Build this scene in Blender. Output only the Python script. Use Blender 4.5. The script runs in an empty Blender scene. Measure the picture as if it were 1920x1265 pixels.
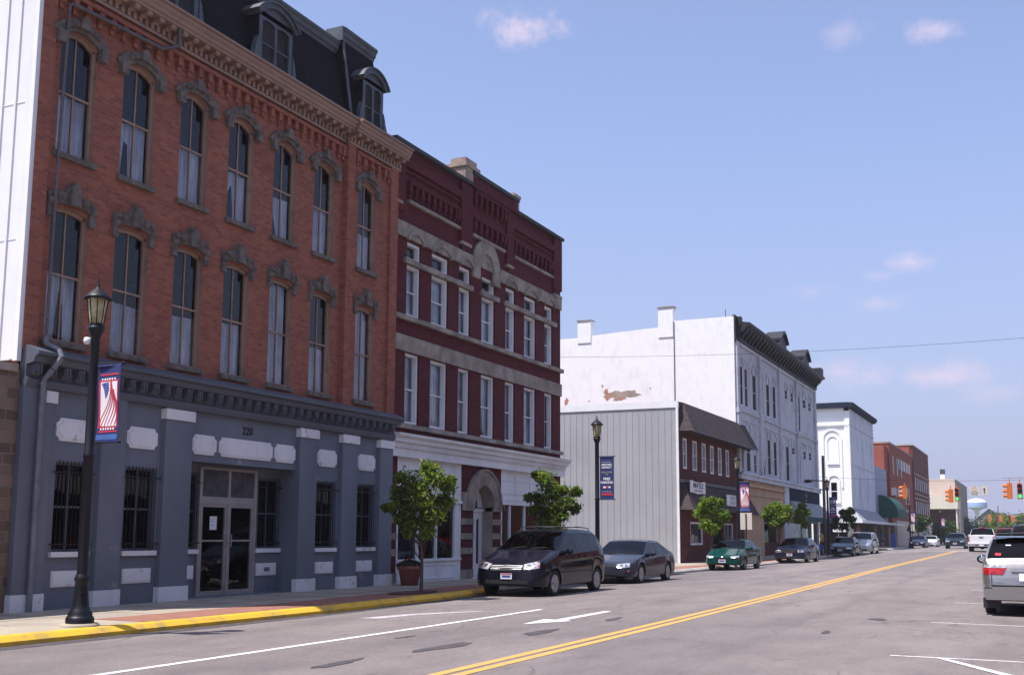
import bpy, bmesh, math, random
from mathutils import Vector, Matrix
from mathutils.bvhtree import BVHTree
random.seed(7)
rad = math.radians
sc = bpy.context.scene
COL = sc.collection

# ------------------------------------------------------------------ camera
cd = bpy.data.cameras.new('camera')
cam = bpy.data.objects.new('camera', cd); COL.objects.link(cam)
cd.sensor_width = 36; cd.lens = 39.0; cd.shift_y = 87.5/1920
cd.clip_start = .1; cd.clip_end = 6000
EYE = 1.6
_p, _y, _r = rad(7.683), rad(25.31), rad(.3121)
fw = Vector((-math.sin(_y)*math.cos(_p), math.cos(_y)*math.cos(_p), math.sin(_p)))
rt = Vector((math.cos(_y), math.sin(_y), 0)); up = rt.cross(fw)
r2 = math.cos(_r)*rt + math.sin(_r)*up; u2 = -math.sin(_r)*rt + math.cos(_r)*up
M = Matrix((r2, u2, -fw)).transposed().to_4x4(); M.translation = (0, 0, EYE)
cam.matrix_world = M
sc.camera = cam

# ------------------------------------------------------------------ sky, sun, exposure
SUN = Vector((-.27, -.35, 1)).normalized()          # towards the sun
el = math.asin(SUN.z); az = math.atan2(SUN.x, SUN.y)
w = bpy.data.worlds.new('World'); sc.world = w; w.use_nodes = True
nt = w.node_tree; nt.nodes.clear(); N = nt.nodes.new; Lk = nt.links.new
wo = N('ShaderNodeOutputWorld'); bg = N('ShaderNodeBackground'); sky = N('ShaderNodeTexSky')
sky.sky_type = 'NISHITA'; sky.sun_disc = False; sky.sun_elevation = el; sky.sun_rotation = az
sky.air_density = 1.0; sky.dust_density = 1.6; sky.ozone_density = 2.0; sky.altitude = 200
tint = N('ShaderNodeMix'); tint.data_type = 'RGBA'; tint.blend_type = 'MULTIPLY'; tint.inputs[0].default_value = 1
tint.inputs[7].default_value = (1.22, 1.17, 1.27, 1)
Lk(sky.outputs[0], tint.inputs[6])
tc = N('ShaderNodeTexCoord')
sz = N('ShaderNodeSeparateXYZ'); Lk(tc.outputs['Generated'], sz.inputs[0])
hz_ = N('ShaderNodeValToRGB'); Lk(sz.outputs[2], hz_.inputs[0]); ce = hz_.color_ramp.elements      # haze share by height above the horizon
ce[0].position = 0; ce[0].color = (.95,)*3+(1,); ce[1].position = .34; ce[1].color = (.24,)*3+(1,); e_ = ce.new(.13); e_.color = (.62,)*3+(1,)
hm = N('ShaderNodeMix'); hm.data_type = 'RGBA'; Lk(hz_.outputs[0], hm.inputs[0]); Lk(tint.outputs[2], hm.inputs[6]); hm.inputs[7].default_value = (2.05, 2.2, 3.45, 1)
cl_in = hm.outputs[2]
def cloud(dirv, su, sv, seed, strength, prev):
    """a wisp of cloud in the sky around one direction: an elliptic mask broken up by noise"""
    d = Vector(dirv).normalized(); e1 = d.cross(Vector((0, 0, 1))).normalized(); e2 = e1.cross(d)
    def dot(v):
        n = N('ShaderNodeVectorMath'); n.operation = 'DOT_PRODUCT'; Lk(tc.outputs['Generated'], n.inputs[0]); n.inputs[1].default_value = v; return n.outputs['Value']
    def ma(op, a, b=None, c=None):
        n = N('ShaderNodeMath'); n.operation = op
        for i, q in enumerate((a, b, c)):
            if q is None: continue
            if isinstance(q, (int, float)): n.inputs[i].default_value = q
            else: Lk(q, n.inputs[i])
        return n.outputs[0]
    a = ma('MULTIPLY', dot(e1), 1/su); b = ma('MULTIPLY', dot(e2), 1/sv); f = dot(d)
    r = ma('SQRT', ma('ADD', ma('MULTIPLY', a, a), ma('MULTIPLY', b, b)))
    no = N('ShaderNodeTexNoise'); no.inputs['Scale'].default_value = 1.6/su*.55; no.inputs['Detail'].default_value = 7; no.inputs['Roughness'].default_value = .7
    mp = N('ShaderNodeMapping'); mp.inputs['Location'].default_value = (seed, seed*2, 0); Lk(tc.outputs['Generated'], mp.inputs[0]); Lk(mp.outputs[0], no.inputs['Vector'])
    k = ma('ADD', ma('SUBTRACT', 1.0, r), ma('MULTIPLY', ma('SUBTRACT', no.outputs[0], .5), 2.6))
    mr = N('ShaderNodeMapRange'); mr.interpolation_type = 'SMOOTHSTEP'; Lk(k, mr.inputs[0]); mr.inputs[1].default_value = 0.05; mr.inputs[2].default_value = 1.25
    fr = ma('MULTIPLY', ma('MULTIPLY', mr.outputs[0], ma('GREATER_THAN', f, 0)), strength)
    mx = N('ShaderNodeMix'); mx.data_type = 'RGBA'; Lk(fr, mx.inputs[0]); Lk(prev, mx.inputs[6]); mx.inputs[7].default_value = (4.6, 3.95, 4.9, 1)
    return mx.outputs[2]
def pdir(px, py):
    return fw + r2*((px-960)/2080) - u2*((py-720)/2080)
for px, py, su, sv, sd, stg in ((985, 48, .040, .022, 1, 1.0), (1745, 55, .034, .014, 2, .7), (1590, 60, .032, .018, 9, .4), (1715, 492, .030, .012, 3, .7), (1635, 570, .038, .013, 4, .5),
                                (1650, 516, .018, .007, 11, .4), (1520, 545, .03, .01, 13, .22), (1585, 700, .044, .018, 5, .75), (1750, 705, .056, .015, 6, .75), (1880, 735, .04, .014, 7, .32)):
    cl_in = cloud(pdir(px, py), su, sv, sd, stg, cl_in)
bg.inputs[1].default_value = .115
Lk(cl_in, bg.inputs[0]); Lk(bg.outputs[0], wo.inputs[0])
sl = bpy.data.lights.new('sun', 'SUN'); sl.energy = 4.2; sl.angle = rad(.53); sl.color = (1, .945, .90)
so = bpy.data.objects.new('sun', sl); COL.objects.link(so)
so.rotation_euler = SUN.to_track_quat('Z', 'Y').to_euler(); so.location = (0, 0, 60)
sc.view_settings.view_transform = 'Standard'; sc.view_settings.look = 'None'
sc.view_settings.exposure = 0.70; sc.view_settings.gamma = 1
sc.cycles.max_bounces = 6; sc.cycles.transparent_max_bounces = 12
sc.cycles.use_denoising = True

# ------------------------------------------------------------------ ground shape
def ss(t): t = max(0, min(1, t)); return t*t*(3-2*t)
def gz(x, y):
    """height of the carriageway: a gentle rise down the street and a crown in the middle"""
    left = .22*ss((y-60)/60)
    crown = .27*ss((y-10)/60)*max(0, 1-((x+6.3)/6.9)**2)
    return left+crown
CURB = [(-40, -13.15), (8, -13.15), (19, -13.0), (23, -13.2), (28, -13.55), (46, -13.85), (60, -13.6), (300, -13.6)]
def curbx(y):
    for (a, xa), (b, xb) in zip(CURB, CURB[1:]):
        if y <= b: return xa+(xb-xa)*ss((y-a)/(b-a))
    return CURB[-1][1]
SW = .15
def swz(y): return SW+gz(-20, y)
FX = -16.9

# ------------------------------------------------------------------ materials
MATS = {}
def newmat(name):
    m = bpy.data.materials.new(name); m.use_nodes = True; MATS[name] = m
    nt = m.node_tree; b = nt.nodes['Principled BSDF']
    return m, nt, b
def L2(nt, a, b): nt.links.new(a, b)
def noise(nt, scale, detail=4, rough=.55, coord='P', stretch=None, loc=(0, 0, 0)):
    if coord == 'P': c = nt.nodes.new('ShaderNodeNewGeometry').outputs['Position']
    else: c = nt.nodes.new('ShaderNodeTexCoord').outputs['Object']
    mp = nt.nodes.new('ShaderNodeMapping'); L2(nt, c, mp.inputs[0]); mp.inputs['Location'].default_value = loc
    if stretch: mp.inputs['Scale'].default_value = stretch
    n = nt.nodes.new('ShaderNodeTexNoise'); n.inputs['Scale'].default_value = scale; n.inputs['Detail'].default_value = detail; n.inputs['Roughness'].default_value = rough
    L2(nt, mp.outputs[0], n.inputs['Vector']); return n.outputs[0]
def ramp(nt, fac, a, b, lo=.4, hi=.6):
    r = nt.nodes.new('ShaderNodeMapRange'); L2(nt, fac, r.inputs[0]); r.inputs[1].default_value = lo; r.inputs[2].default_value = hi
    r.inputs[3].default_value = a; r.inputs[4].default_value = b; return r.outputs[0]
def mixc(nt, fac, a, b, mode='MIX'):
    m = nt.nodes.new('ShaderNodeMix'); m.data_type = 'RGBA'; m.blend_type = mode
    for i, q in ((0, fac), (6, a), (7, b)):
        if isinstance(q, (int, float)): m.inputs[i].default_value = q
        elif isinstance(q, (tuple, list)): m.inputs[i].default_value = (*q[:3], 1)
        else: L2(nt, q, m.inputs[i])
    return m.outputs[2]
def bump(nt, b, h, dist=.01, st=1):
    n = nt.nodes.new('ShaderNodeBump'); n.inputs['Distance'].default_value = dist; n.inputs['Strength'].default_value = st
    L2(nt, h, n.inputs['Height']); L2(nt, n.outputs[0], b.inputs['Normal'])
def simple(name, c, rough=.6, metal=0, var=.12, scale=2.0, coord='P', spec=.5, coat=0, bmp=0, stretch=None, c2=None, lo=.4, hi=.65):
    m, nt, b = newmat(name)
    n = noise(nt, scale, 6, .6, coord, stretch)
    d = c2 or tuple(q*(1-var*2.2) for q in c)
    L2(nt, mixc(nt, ramp(nt, n, 0, 1, lo, hi), c, d), b.inputs['Base Color'])
    b.inputs['Roughness'].default_value = rough; b.inputs['Metallic'].default_value = metal; b.inputs['Specular IOR Level'].default_value = .5 if max(c) > .2 else .36
    b.inputs['Specular IOR Level'].default_value = spec; b.inputs['Coat Weight'].default_value = coat; b.inputs['Coat Roughness'].default_value = .05
    if bmp: bump(nt, b, noise(nt, scale*9, 6, .6, coord), bmp)
    return m
def brick(name, c1, c2, mortar, bw=.21, bh=.075, ms=.007, stain=(.6, .55, .5), stain_lo=.52, stain_hi=.75, bias=0, rough=.85, ratio=.5, dist=.006, stainamt=.55, streak=.45):
    m, nt, b = newmat(name)
    g = nt.nodes.new('ShaderNodeNewGeometry'); s = nt.nodes.new('ShaderNodeSeparateXYZ'); L2(nt, g.outputs['Position'], s.inputs[0])
    a = nt.nodes.new('ShaderNodeMath'); a.operation = 'ADD'; L2(nt, s.outputs[0], a.inputs[0]); L2(nt, s.outputs[1], a.inputs[1])
    cb = nt.nodes.new('ShaderNodeCombineXYZ'); L2(nt, a.outputs[0], cb.inputs[0]); L2(nt, s.outputs[2], cb.inputs[1])
    t = nt.nodes.new('ShaderNodeTexBrick'); L2(nt, cb.outputs[0], t.inputs['Vector'])
    t.inputs['Scale'].default_value = 1; t.inputs['Brick Width'].default_value = bw; t.inputs['Row Height'].default_value = bh
    t.inputs['Mortar Size'].default_value = ms; t.inputs['Mortar Smooth'].default_value = .3; t.inputs['Bias'].default_value = bias
    t.offset = ratio
    t.inputs['Color1'].default_value = (*c1, 1); t.inputs['Color2'].default_value = (*c2, 1); t.inputs['Mortar'].default_value = (*mortar, 1)
    n1 = noise(nt, .55, 7, .62); n2 = noise(nt, 3.0, 5, .65, stretch=(1, 1, .35))
    c = mixc(nt, ramp(nt, n1, 0, stainamt, stain_lo, stain_hi), t.outputs[0], stain, 'MULTIPLY')
    c = mixc(nt, ramp(nt, n2, 0, streak, .5, .75), c, (.72, .72, .75), 'MULTIPLY')
    L2(nt, c, b.inputs['Base Color']); b.inputs['Roughness'].default_value = rough; b.inputs['Specular IOR Level'].default_value = .25
    inv = nt.nodes.new('ShaderNodeMath'); inv.operation = 'SUBTRACT'; inv.inputs[0].default_value = 1; L2(nt, t.outputs['Fac'], inv.inputs[1])
    bump(nt, b, inv.outputs[0], dist)
    return m
brick('brick_orange', (.37, .118, .066), (.24, .070, .047), (.25, .14, .11), ms=.009, stain=(.55, .5, .55))
brick('brick_maroon', (.135, .020, .024), (.085, .014, .018), (.06, .02, .022), stain=(.6, .6, .6))
brick('brick_brown', (.23, .16, .115), (.11, .075, .055), (.2, .17, .14), bw=.42, bh=.20, ms=.012, ratio=.4)
brick('brick_darkbrown', (.13, .035, .028), (.085, .022, .02), (.09, .05, .045), stain=(.7, .7, .7))
brick('brick_far', (.36, .085, .05), (.27, .06, .04), (.24, .12, .1), stain=(.75, .7, .7))
brick('brick_peel', (.50, .24, .16), (.42, .18, .12), (.45, .35, .3))
brick('brick_fardark', (.17, .045, .035), (.12, .032, .03), (.14, .07, .06), stain=(.75, .7, .7))
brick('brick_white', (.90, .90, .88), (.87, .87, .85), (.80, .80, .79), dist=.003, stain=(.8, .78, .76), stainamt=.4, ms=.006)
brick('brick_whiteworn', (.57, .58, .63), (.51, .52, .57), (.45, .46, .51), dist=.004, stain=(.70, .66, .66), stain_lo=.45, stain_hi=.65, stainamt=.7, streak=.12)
brick('slate', (.012, .011, .014), (.007, .0065, .009), (.003, .003, .004), bw=.2, bh=.14, ms=.006, rough=1.0, dist=.006)
brick('shingle_brown', (.085, .062, .06), (.055, .042, .043), (.035, .028, .03), bw=.3, bh=.13, ms=.008, dist=.01)
brick('paver_red', (.33, .155, .115), (.26, .12, .09), (.22, .13, .10), bw=.2, bh=.1, ms=.004, dist=.002)
# the paver brick must lie in the ground plane
pt = MATS['paver_red'].node_tree
for n in pt.nodes:
    if n.type == 'SEPXYZ':
        cb = [q for q in pt.nodes if q.type == 'COMBXYZ'][0]
        L2(pt, n.outputs[0], cb.inputs[0]); L2(pt, n.outputs[1], cb.inputs[1])
def painted(name, c, chip, lo=.60, hi=.66, rough=.55, var=.12, sc_=1.6):
    m, nt, b = newmat(name)
    n = noise(nt, sc_, 8, .68); n2 = noise(nt, .7, 5, .6, stretch=(1, 1, .4))
    cc = mixc(nt, ramp(nt, n2, 0, 1, .35, .7), c, tuple(q*(1-var*2) for q in c))
    L2(nt, mixc(nt, ramp(nt, n, 0, 1, lo, hi), cc, chip), b.inputs['Base Color']); b.inputs['Roughness'].default_value = rough
    bump(nt, b, noise(nt, 14, 5), .004); return m
painted('paint_blue', (.155, .175, .215), (.26, .26, .27), .62, .70, .6, .16, 1.1)
painted('paint_blue_dark', (.095, .105, .13), (.15, .15, .17), .68, .74)
painted('paint_white', (.80, .79, .80), (.42, .35, .31), .60, .65, .6, .12, 3.2)
painted('trim_white', (.84, .84, .84), (.6, .59, .58), .7, .8)
painted('trim_tan', (.31, .195, .145), (.22, .14, .11), .55, .65)
painted('wood_brown', (.36, .225, .165), (.24, .155, .12), .52, .62)
painted('iron_dark', (.014, .015, .020), (.06, .05, .05), .62, .7)
painted('dormer_paint', (.075, .09, .105), (.045, .05, .06), .5, .6)
simple('stone_hood', (.225, .185, .155), .9, var=.22, scale=5, bmp=.05)
simple('stone_tan', (.40, .31, .25), .9, scale=1.1, c2=(.23, .185, .16), bmp=.03, lo=.42, hi=.68)
simple('stone_grey', (.37, .31, .255), .9, scale=1.3, c2=(.20, .165, .14), bmp=.03, lo=.38, hi=.62)
simple('tan_panel', (.50, .34, .215), .8, var=.08, scale=.8)
simple('siding_white', (.78, .78, .80), .45, var=.05, scale=.5)
simple('siding_grey', (.37, .375, .39), .5, var=.05, scale=.5)
simple('siding_trim', (.8, .8, .8), .5, var=.03)
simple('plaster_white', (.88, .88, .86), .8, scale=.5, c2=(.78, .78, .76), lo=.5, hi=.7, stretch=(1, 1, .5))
simple('plaster_shadeblue', (.60, .63, .70), .8, scale=.6, c2=(.46, .48, .55), lo=.45, hi=.65, stretch=(1, 1, .4))  # copy of the white plaster with the blue of shade put into its colour
simple('steel_blue', (.27, .30, .42), .6, var=.05)
simple('navy_trim', (.020, .026, .05), .9, var=.1, spec=.2)
simple('roof_dark', (.06, .06, .065), .9)
simple('concrete', (.38, .325, .25), .9, scale=.9, c2=(.28, .245, .20), bmp=.01)
simple('concrete_curb', (.42, .39, .36), .9, scale=2, c2=(.3, .28, .26))
simple('curb_yellow', (.70, .42, .025), .75, scale=2.5, c2=(.40, .27, .07), lo=.48, hi=.70)
simple('line_white', (.74, .72, .74), .7, scale=9, c2=(.42, .40, .41), lo=.52, hi=.72)
simple('line_faded', (.50, .47, .48), .8, scale=7, c2=(.34, .31, .32), lo=.42, hi=.6)
simple('line_ghost', (.215, .187, .186), .9, var=.1, scale=4)
simple('line_yellow', (.56, .33, .085), .7, scale=7, c2=(.34, .24, .13), lo=.5, hi=.72)
simple('patch_dark', (.052, .044, .048), .9, scale=5, c2=(.085, .073, .078))
simple('metal_black', (.007, .008, .014), .45, var=.2, scale=6, spec=.35)
simple('pipe_dark', (.125, .095, .10), .6, var=.15, scale=4)
simple('pipe_grey', (.20, .20, .23), .5, metal=.3, var=.12, scale=4)
simple('aluminium', (.40, .36, .35), .42, metal=.4, var=.08)
simple('beige_wall', (.52, .42, .36), .8, var=.05, scale=.3)
simple('beige_light', (.70, .64, .52), .8, var=.05, scale=.3)
simple('green_awning', (.01, .085, .07), .8, var=.15)
simple('grey_awning', (.30, .31, .33), .8, var=.08)
simple('canvas_white', (.7, .7, .72), .8, var=.05)
simple('terracotta', (.34, .11, .09), .7, var=.1, scale=5)
simple('mulch', (.10, .05, .04), .95, scale=12)
simple('pole_brown', (.11, .085, .10), .8, scale=5)
simple('bark', (.13, .085, .07), .9, scale=12, bmp=.02, c2=(.07, .045, .04))
simple('signal_orange', (.60, .155, .025), .5, var=.1, scale=3)
simple('sign_white', (.78, .78, .78), .5, var=.04)
simple('sign_back', (.60, .56, .50), .5, var=.05)
simple('ink_black', (.015, .015, .02), .7, var=0)
simple('ink_blue', (.03, .06, .28), .7, var=0)
simple('ink_green', (.20, .30, .18), .7, var=0)
simple('ink_grey', (.25, .25, .27), .7, var=0)
simple('cloth_navy', (.02, .03, .14), .8, var=.12, scale=5)
simple('cloth_blue', (.05, .12, .36), .8, var=.1)
simple('cloth_red', (.55, .03, .06), .8, var=.1)
simple('cloth_white', (.80, .78, .80), .8, var=.03)
simple('rubber', (.018, .018, .02), .85, var=.1, coord='O')
simple('underbody', (.012, .012, .013), .9, var=0, coord='O')
simple('hub_silver', (.42, .42, .45), .35, metal=.7, var=.1, coord='O', scale=6)
simple('hub_dull', (.22, .21, .22), .5, metal=.5, var=.15, coord='O', scale=6)
simple('chrome', (.7, .7, .72), .15, metal=1, var=0, coord='O')
simple('seam', (.008, .008, .01), .8, var=0, coord='O')
simple('trim_black', (.02, .02, .022), .55, var=0, coord='O')
simple('lamp_clear', (.75, .76, .8), .12, metal=.35, var=.3, scale=18, coord='O', spec=.8)
simple('lamp_red', (.45, .012, .02), .15, var=.25, scale=14, coord='O', spec=.8)
simple('lamp_amber', (.75, .17, .02), .2, var=.1, coord='O')
simple('plate', (.72, .72, .76), .5, var=.05, coord='O')
simple('interior_grey', (.09, .09, .10), .9, var=.2, coord='O', scale=3)
simple('skin', (.45, .25, .18), .6, var=.05, coord='O')
simple('shirt_yellow', (.70, .55, .16), .8, var=.1, coord='O')
simple('shorts_maroon', (.13, .03, .04), .8, var=.1, coord='O')
simple('shirt_blue', (.05, .09, .2), .8, var=.1, coord='O')
simple('hair_dark', (.03, .02, .015), .8, var=.1, coord='O')
simple('hills_green', (.10, .15, .16), 1, var=.15, scale=.02)
simple('grass', (.09, .13, .05), 1, var=.2, scale=.05)
simple('tank_blue', (.30, .42, .66), .5, var=.03)
simple('flower_red', (.6, .06, .05), .8, var=.3, scale=9)
simple('room_dark', (.03, .028, .03), .95, var=.3, scale=.8)
simple('goods', (.35, .16, .11), .8, scale=3.5, c2=(.04, .05, .05), lo=.4, hi=.55)
def paint(name, c, metal=.35, rough=None):
    rough = .28 if max(c) > .2 else .07; metal = metal if max(c) > .2 else metal*.3
    m, nt, b = newmat(name); b.inputs['Base Color'].default_value = (*c, 1); b.inputs['Metallic'].default_value = metal
    b.inputs['Coat Weight'].default_value = 1 if max(c) > .2 else .0; b.inputs['Coat Roughness'].default_value = .02
    n = noise(nt, 1.2, 5, .6, 'O'); L2(nt, ramp(nt, n, rough, rough+.12, .4, .7), b.inputs['Roughness'])
    L2(nt, mixc(nt, ramp(nt, n, 0, .05, .45, .7), c, (.16, .14, .13)), b.inputs['Base Color']); b.inputs['Specular IOR Level'].default_value = .3
paint('car_black', (.006, .006, .014), .1); paint('car_charcoal', (.028, .032, .050), .4); paint('car_green', (.002, .050, .043), .35)
paint('car_navy', (.010, .014, .038), .3); paint('car_dark', (.006, .011, .018), .2); paint('car_silver', (.33, .318, .305), .75)
paint('car_silvergreen', (.34, .37, .38), .7); paint('car_teal', (.015, .032, .040), .3); paint('car_white', (.72, .72, .74), 0, .35)
paint('car_red', (.19, .008, .012), .1); paint('car_suv', (.02, .022, .035))
def glass(name, tintc, refl=.9, transp=.75, ior=1.5, rough=.02):
    m, nt, b = newmat(name); nt.nodes.remove(b); out = nt.nodes['Material Output']
    tr = nt.nodes.new('ShaderNodeBsdfTransparent'); tr.inputs[0].default_value = (*tintc, 1)
    gl = nt.nodes.new('ShaderNodeBsdfGlossy'); gl.inputs['Roughness'].default_value = rough; gl.inputs[0].default_value = (refl, refl, refl, 1)
    fr = nt.nodes.new('ShaderNodeFresnel'); fr.inputs[0].default_value = ior
    n = noise(nt, 1.5, 3, .5); bp = nt.nodes.new('ShaderNodeBump'); bp.inputs['Distance'].default_value = .012; bp.inputs['Strength'].default_value = .35
    L2(nt, n, bp.inputs['Height']); L2(nt, bp.outputs[0], gl.inputs['Normal'])
    mx = nt.nodes.new('ShaderNodeMixShader'); L2(nt, fr.outputs[0], mx.inputs[0]); L2(nt, tr.outputs[0], mx.inputs[1]); L2(nt, gl.outputs[0], mx.inputs[2]); L2(nt, mx.outputs[0], out.inputs[0])
    return m
glass('pane_glass', (.88, .90, .95)); glass('pane_old', (.86, .88, .93)); glass('car_glass', (.30, .35, .36), .75, ior=1.45)
glass('car_glass_dark', (.05, .06, .08), .7, ior=1.45); glass('shop_glass', (.5, .58, .6), ior=1.6)
def lamp_glass():
    m, nt, b = newmat('lantern_glass'); b.inputs['Base Color'].default_value = (.62, .56, .30, 1); b.inputs['Roughness'].default_value = .35
    b.inputs['Transmission Weight'].default_value = .35
    n = noise(nt, 6, 3, .5, 'O'); L2(nt, mixc(nt, ramp(nt, n, 0, 1, .4, .6), (.70, .66, .40), (.42, .30, .12)), b.inputs['Base Color'])
lamp_glass()
def curtain():
    m, nt, b = newmat('curtain'); b.inputs['Roughness'].default_value = 1
    n = noise(nt, 7, 3, .5, stretch=(1, 1.6, .12)); n2 = noise(nt, 1.2, 4, .5)
    c = mixc(nt, ramp(nt, n, 0, 1, .35, .65), (.85, .87, .93), (.50, .52, .58)); c = mixc(nt, ramp(nt, n2, 0, .6, .45, .7), c, (.5, .5, .52), 'MULTIPLY')
    L2(nt, c, b.inputs['Base Color']); bump(nt, b, n, .05)
curtain()
def emit(name, c, s):
    m, nt, b = newmat(name); b.inputs['Base Color'].default_value = (*c, 1); b.inputs['Emission Color'].default_value = (*c, 1); b.inputs['Emission Strength'].default_value = s
emit('lit_green', (.12, .9, .30), .55); emit('lit_headlamp', (1, 1, .95), 1.2)
simple('lens_off', (.06, .015, .012), .3, var=0)
def leafmat(name, a, b_, c_):
    m, nt, b = newmat(name)
    at = nt.nodes.new('ShaderNodeAttribute'); at.attribute_name = 'tone'; at.attribute_type = 'GEOMETRY'
    cr = nt.nodes.new('ShaderNodeValToRGB'); L2(nt, at.outputs['Fac'], cr.inputs[0])
    cr.color_ramp.elements[0].color = (*a, 1); cr.color_ramp.elements[1].color = (*c_, 1); e = cr.color_ramp.elements.new(.55); e.color = (*b_, 1)
    L2(nt, cr.outputs[0], b.inputs['Base Color']); b.inputs['Roughness'].default_value = .5; b.inputs['Specular IOR Level'].default_value = .35
    tl = nt.nodes.new('ShaderNodeBsdfTranslucent'); L2(nt, mixc(nt, 1.0, cr.outputs[0], (1.5, 1.6, .5), 'MULTIPLY'), tl.inputs[0])
    mx = nt.nodes.new('ShaderNodeMixShader'); mx.inputs[0].default_value = .38; L2(nt, b.outputs[0], mx.inputs[1]); L2(nt, tl.outputs[0], mx.inputs[2]); L2(nt, mx.outputs[0], nt.nodes['Material Output'].inputs[0])
leafmat('leaf_green', (.050, .080, .012), (.115, .17, .018), (.27, .33, .05))
leafmat('leaf_bright', (.06, .11, .012), (.14, .215, .018), (.30, .36, .05))
leafmat('leaf_dark', (.02, .045, .015), (.04, .08, .02), (.08, .13, .035))
def asphalt():
    m, nt, b = newmat('asphalt')
    big = noise(nt, .12, 5, .55, stretch=(1.6, .35, 1)); mid = noise(nt, .8, 7, .65, stretch=(1.2, .5, 1)); fine = noise(nt, 55, 3, .7)
    c = mixc(nt, ramp(nt, big, 0, 1, .35, .65), (.280, .243, .230), (.205, .180, .174))
    c = mixc(nt, ramp(nt, mid, 0, .75, .42, .66), c, (.70, .69, .71), 'MULTIPLY')
    c = mixc(nt, ramp(nt, fine, 0, .5, .35, .7), c, (.72, .72, .72), 'MULTIPLY')
    gp = nt.nodes.new('ShaderNodeNewGeometry'); sx_ = nt.nodes.new('ShaderNodeSeparateXYZ'); L2(nt, gp.outputs['Position'], sx_.inputs[0])
    def mth(op, a, b):
        n = nt.nodes.new('ShaderNodeMath'); n.operation = op
        for i, q in enumerate((a, b)):
            if isinstance(q, (int, float)): n.inputs[i].default_value = q
            else: L2(nt, q, n.inputs[i])
        return n.outputs[0]
    for xc_, wd_ in ((-8.15, .35), (-4.1, .35), (-11.9, .8), (-.6, .9)):      # oil and rubber down the lanes and parking bays
        k_ = ramp(nt, mth('ABSOLUTE', mth('ADD', sx_.outputs[0], -xc_), 0), .42, 0, 0, wd_)
        c = mixc(nt, mth('MULTIPLY', k_, ramp(nt, noise(nt, 1.1, 6, .7, stretch=(1, .25, 1), loc=(xc_, 0, 0)), 0, 1, .35, .65)), c, (.55, .54, .56), 'MULTIPLY')
    c = mixc(nt, ramp(nt, noise(nt, 9, 6, .78), 0, .8, .46, .72), c, (.70, .69, .70), 'MULTIPLY')
    c = mixc(nt, ramp(nt, noise(nt, 28, 2, .6), 0, .55, .38, .70), c, (.66, .65, .66), 'MULTIPLY')
    c = mixc(nt, ramp(nt, noise(nt, 1.3, 8, .72, stretch=(1, .6, 1), loc=(5, 2, 0)), 0, .6, .60, .665), c, (.62, .60, .62), 'MULTIPLY')
    # wandering cracks
    g = nt.nodes.new('ShaderNodeNewGeometry'); wv = nt.nodes.new('ShaderNodeTexNoise'); wv.inputs['Scale'].default_value = .5; wv.inputs['Detail'].default_value = 3
    L2(nt, g.outputs['Position'], wv.inputs['Vector']); va = nt.nodes.new('ShaderNodeVectorMath'); va.operation = 'MULTIPLY_ADD'
    L2(nt, wv.outputs[1], va.inputs[0]); va.inputs[1].default_value = (2.2, 2.2, 0); L2(nt, g.outputs['Position'], va.inputs[2])
    mp = nt.nodes.new('ShaderNodeMapping'); mp.inputs['Scale'].default_value = (.55, .16, 1); L2(nt, va.outputs[0], mp.inputs[0])
    vo = nt.nodes.new('ShaderNodeTexVoronoi'); vo.feature = 'DISTANCE_TO_EDGE'; vo.inputs['Scale'].default_value = 1; L2(nt, mp.outputs[0], vo.inputs['Vector'])
    k = ramp(nt, vo.outputs[0], 1, 0, .0, .014); br = ramp(nt, noise(nt, .3, 3), 0, .75, .46, .60)
    mu = nt.nodes.new('ShaderNodeMath'); mu.operation = 'MULTIPLY'; L2(nt, k, mu.inputs[0]); L2(nt, br, mu.inputs[1])
    c = mixc(nt, mu.outputs[0], c, (.09, .08, .085))
    mp2 = nt.nodes.new('ShaderNodeMapping'); mp2.inputs['Scale'].default_value = (1.3, .55, 1); mp2.inputs['Location'].default_value = (3, 7, 0); L2(nt, va.outputs[0], mp2.inputs[0])
    v2 = nt.nodes.new('ShaderNodeTexVoronoi'); v2.feature = 'DISTANCE_TO_EDGE'; v2.inputs['Scale'].default_value = 1; L2(nt, mp2.outputs[0], v2.inputs['Vector'])
    c = mixc(nt, mth('MULTIPLY', ramp(nt, v2.outputs[0], 1, 0, .0, .016), ramp(nt, noise(nt, .45, 3, loc=(9, 9, 0)), 0, .6, .54, .64)), c, (.07, .06, .065))
    L2(nt, c, b.inputs['Base Color']); b.inputs['Roughness'].default_value = .82; b.inputs['Specular IOR Level'].default_value = .3
    bump(nt, b, fine, .006)
asphalt()

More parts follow.
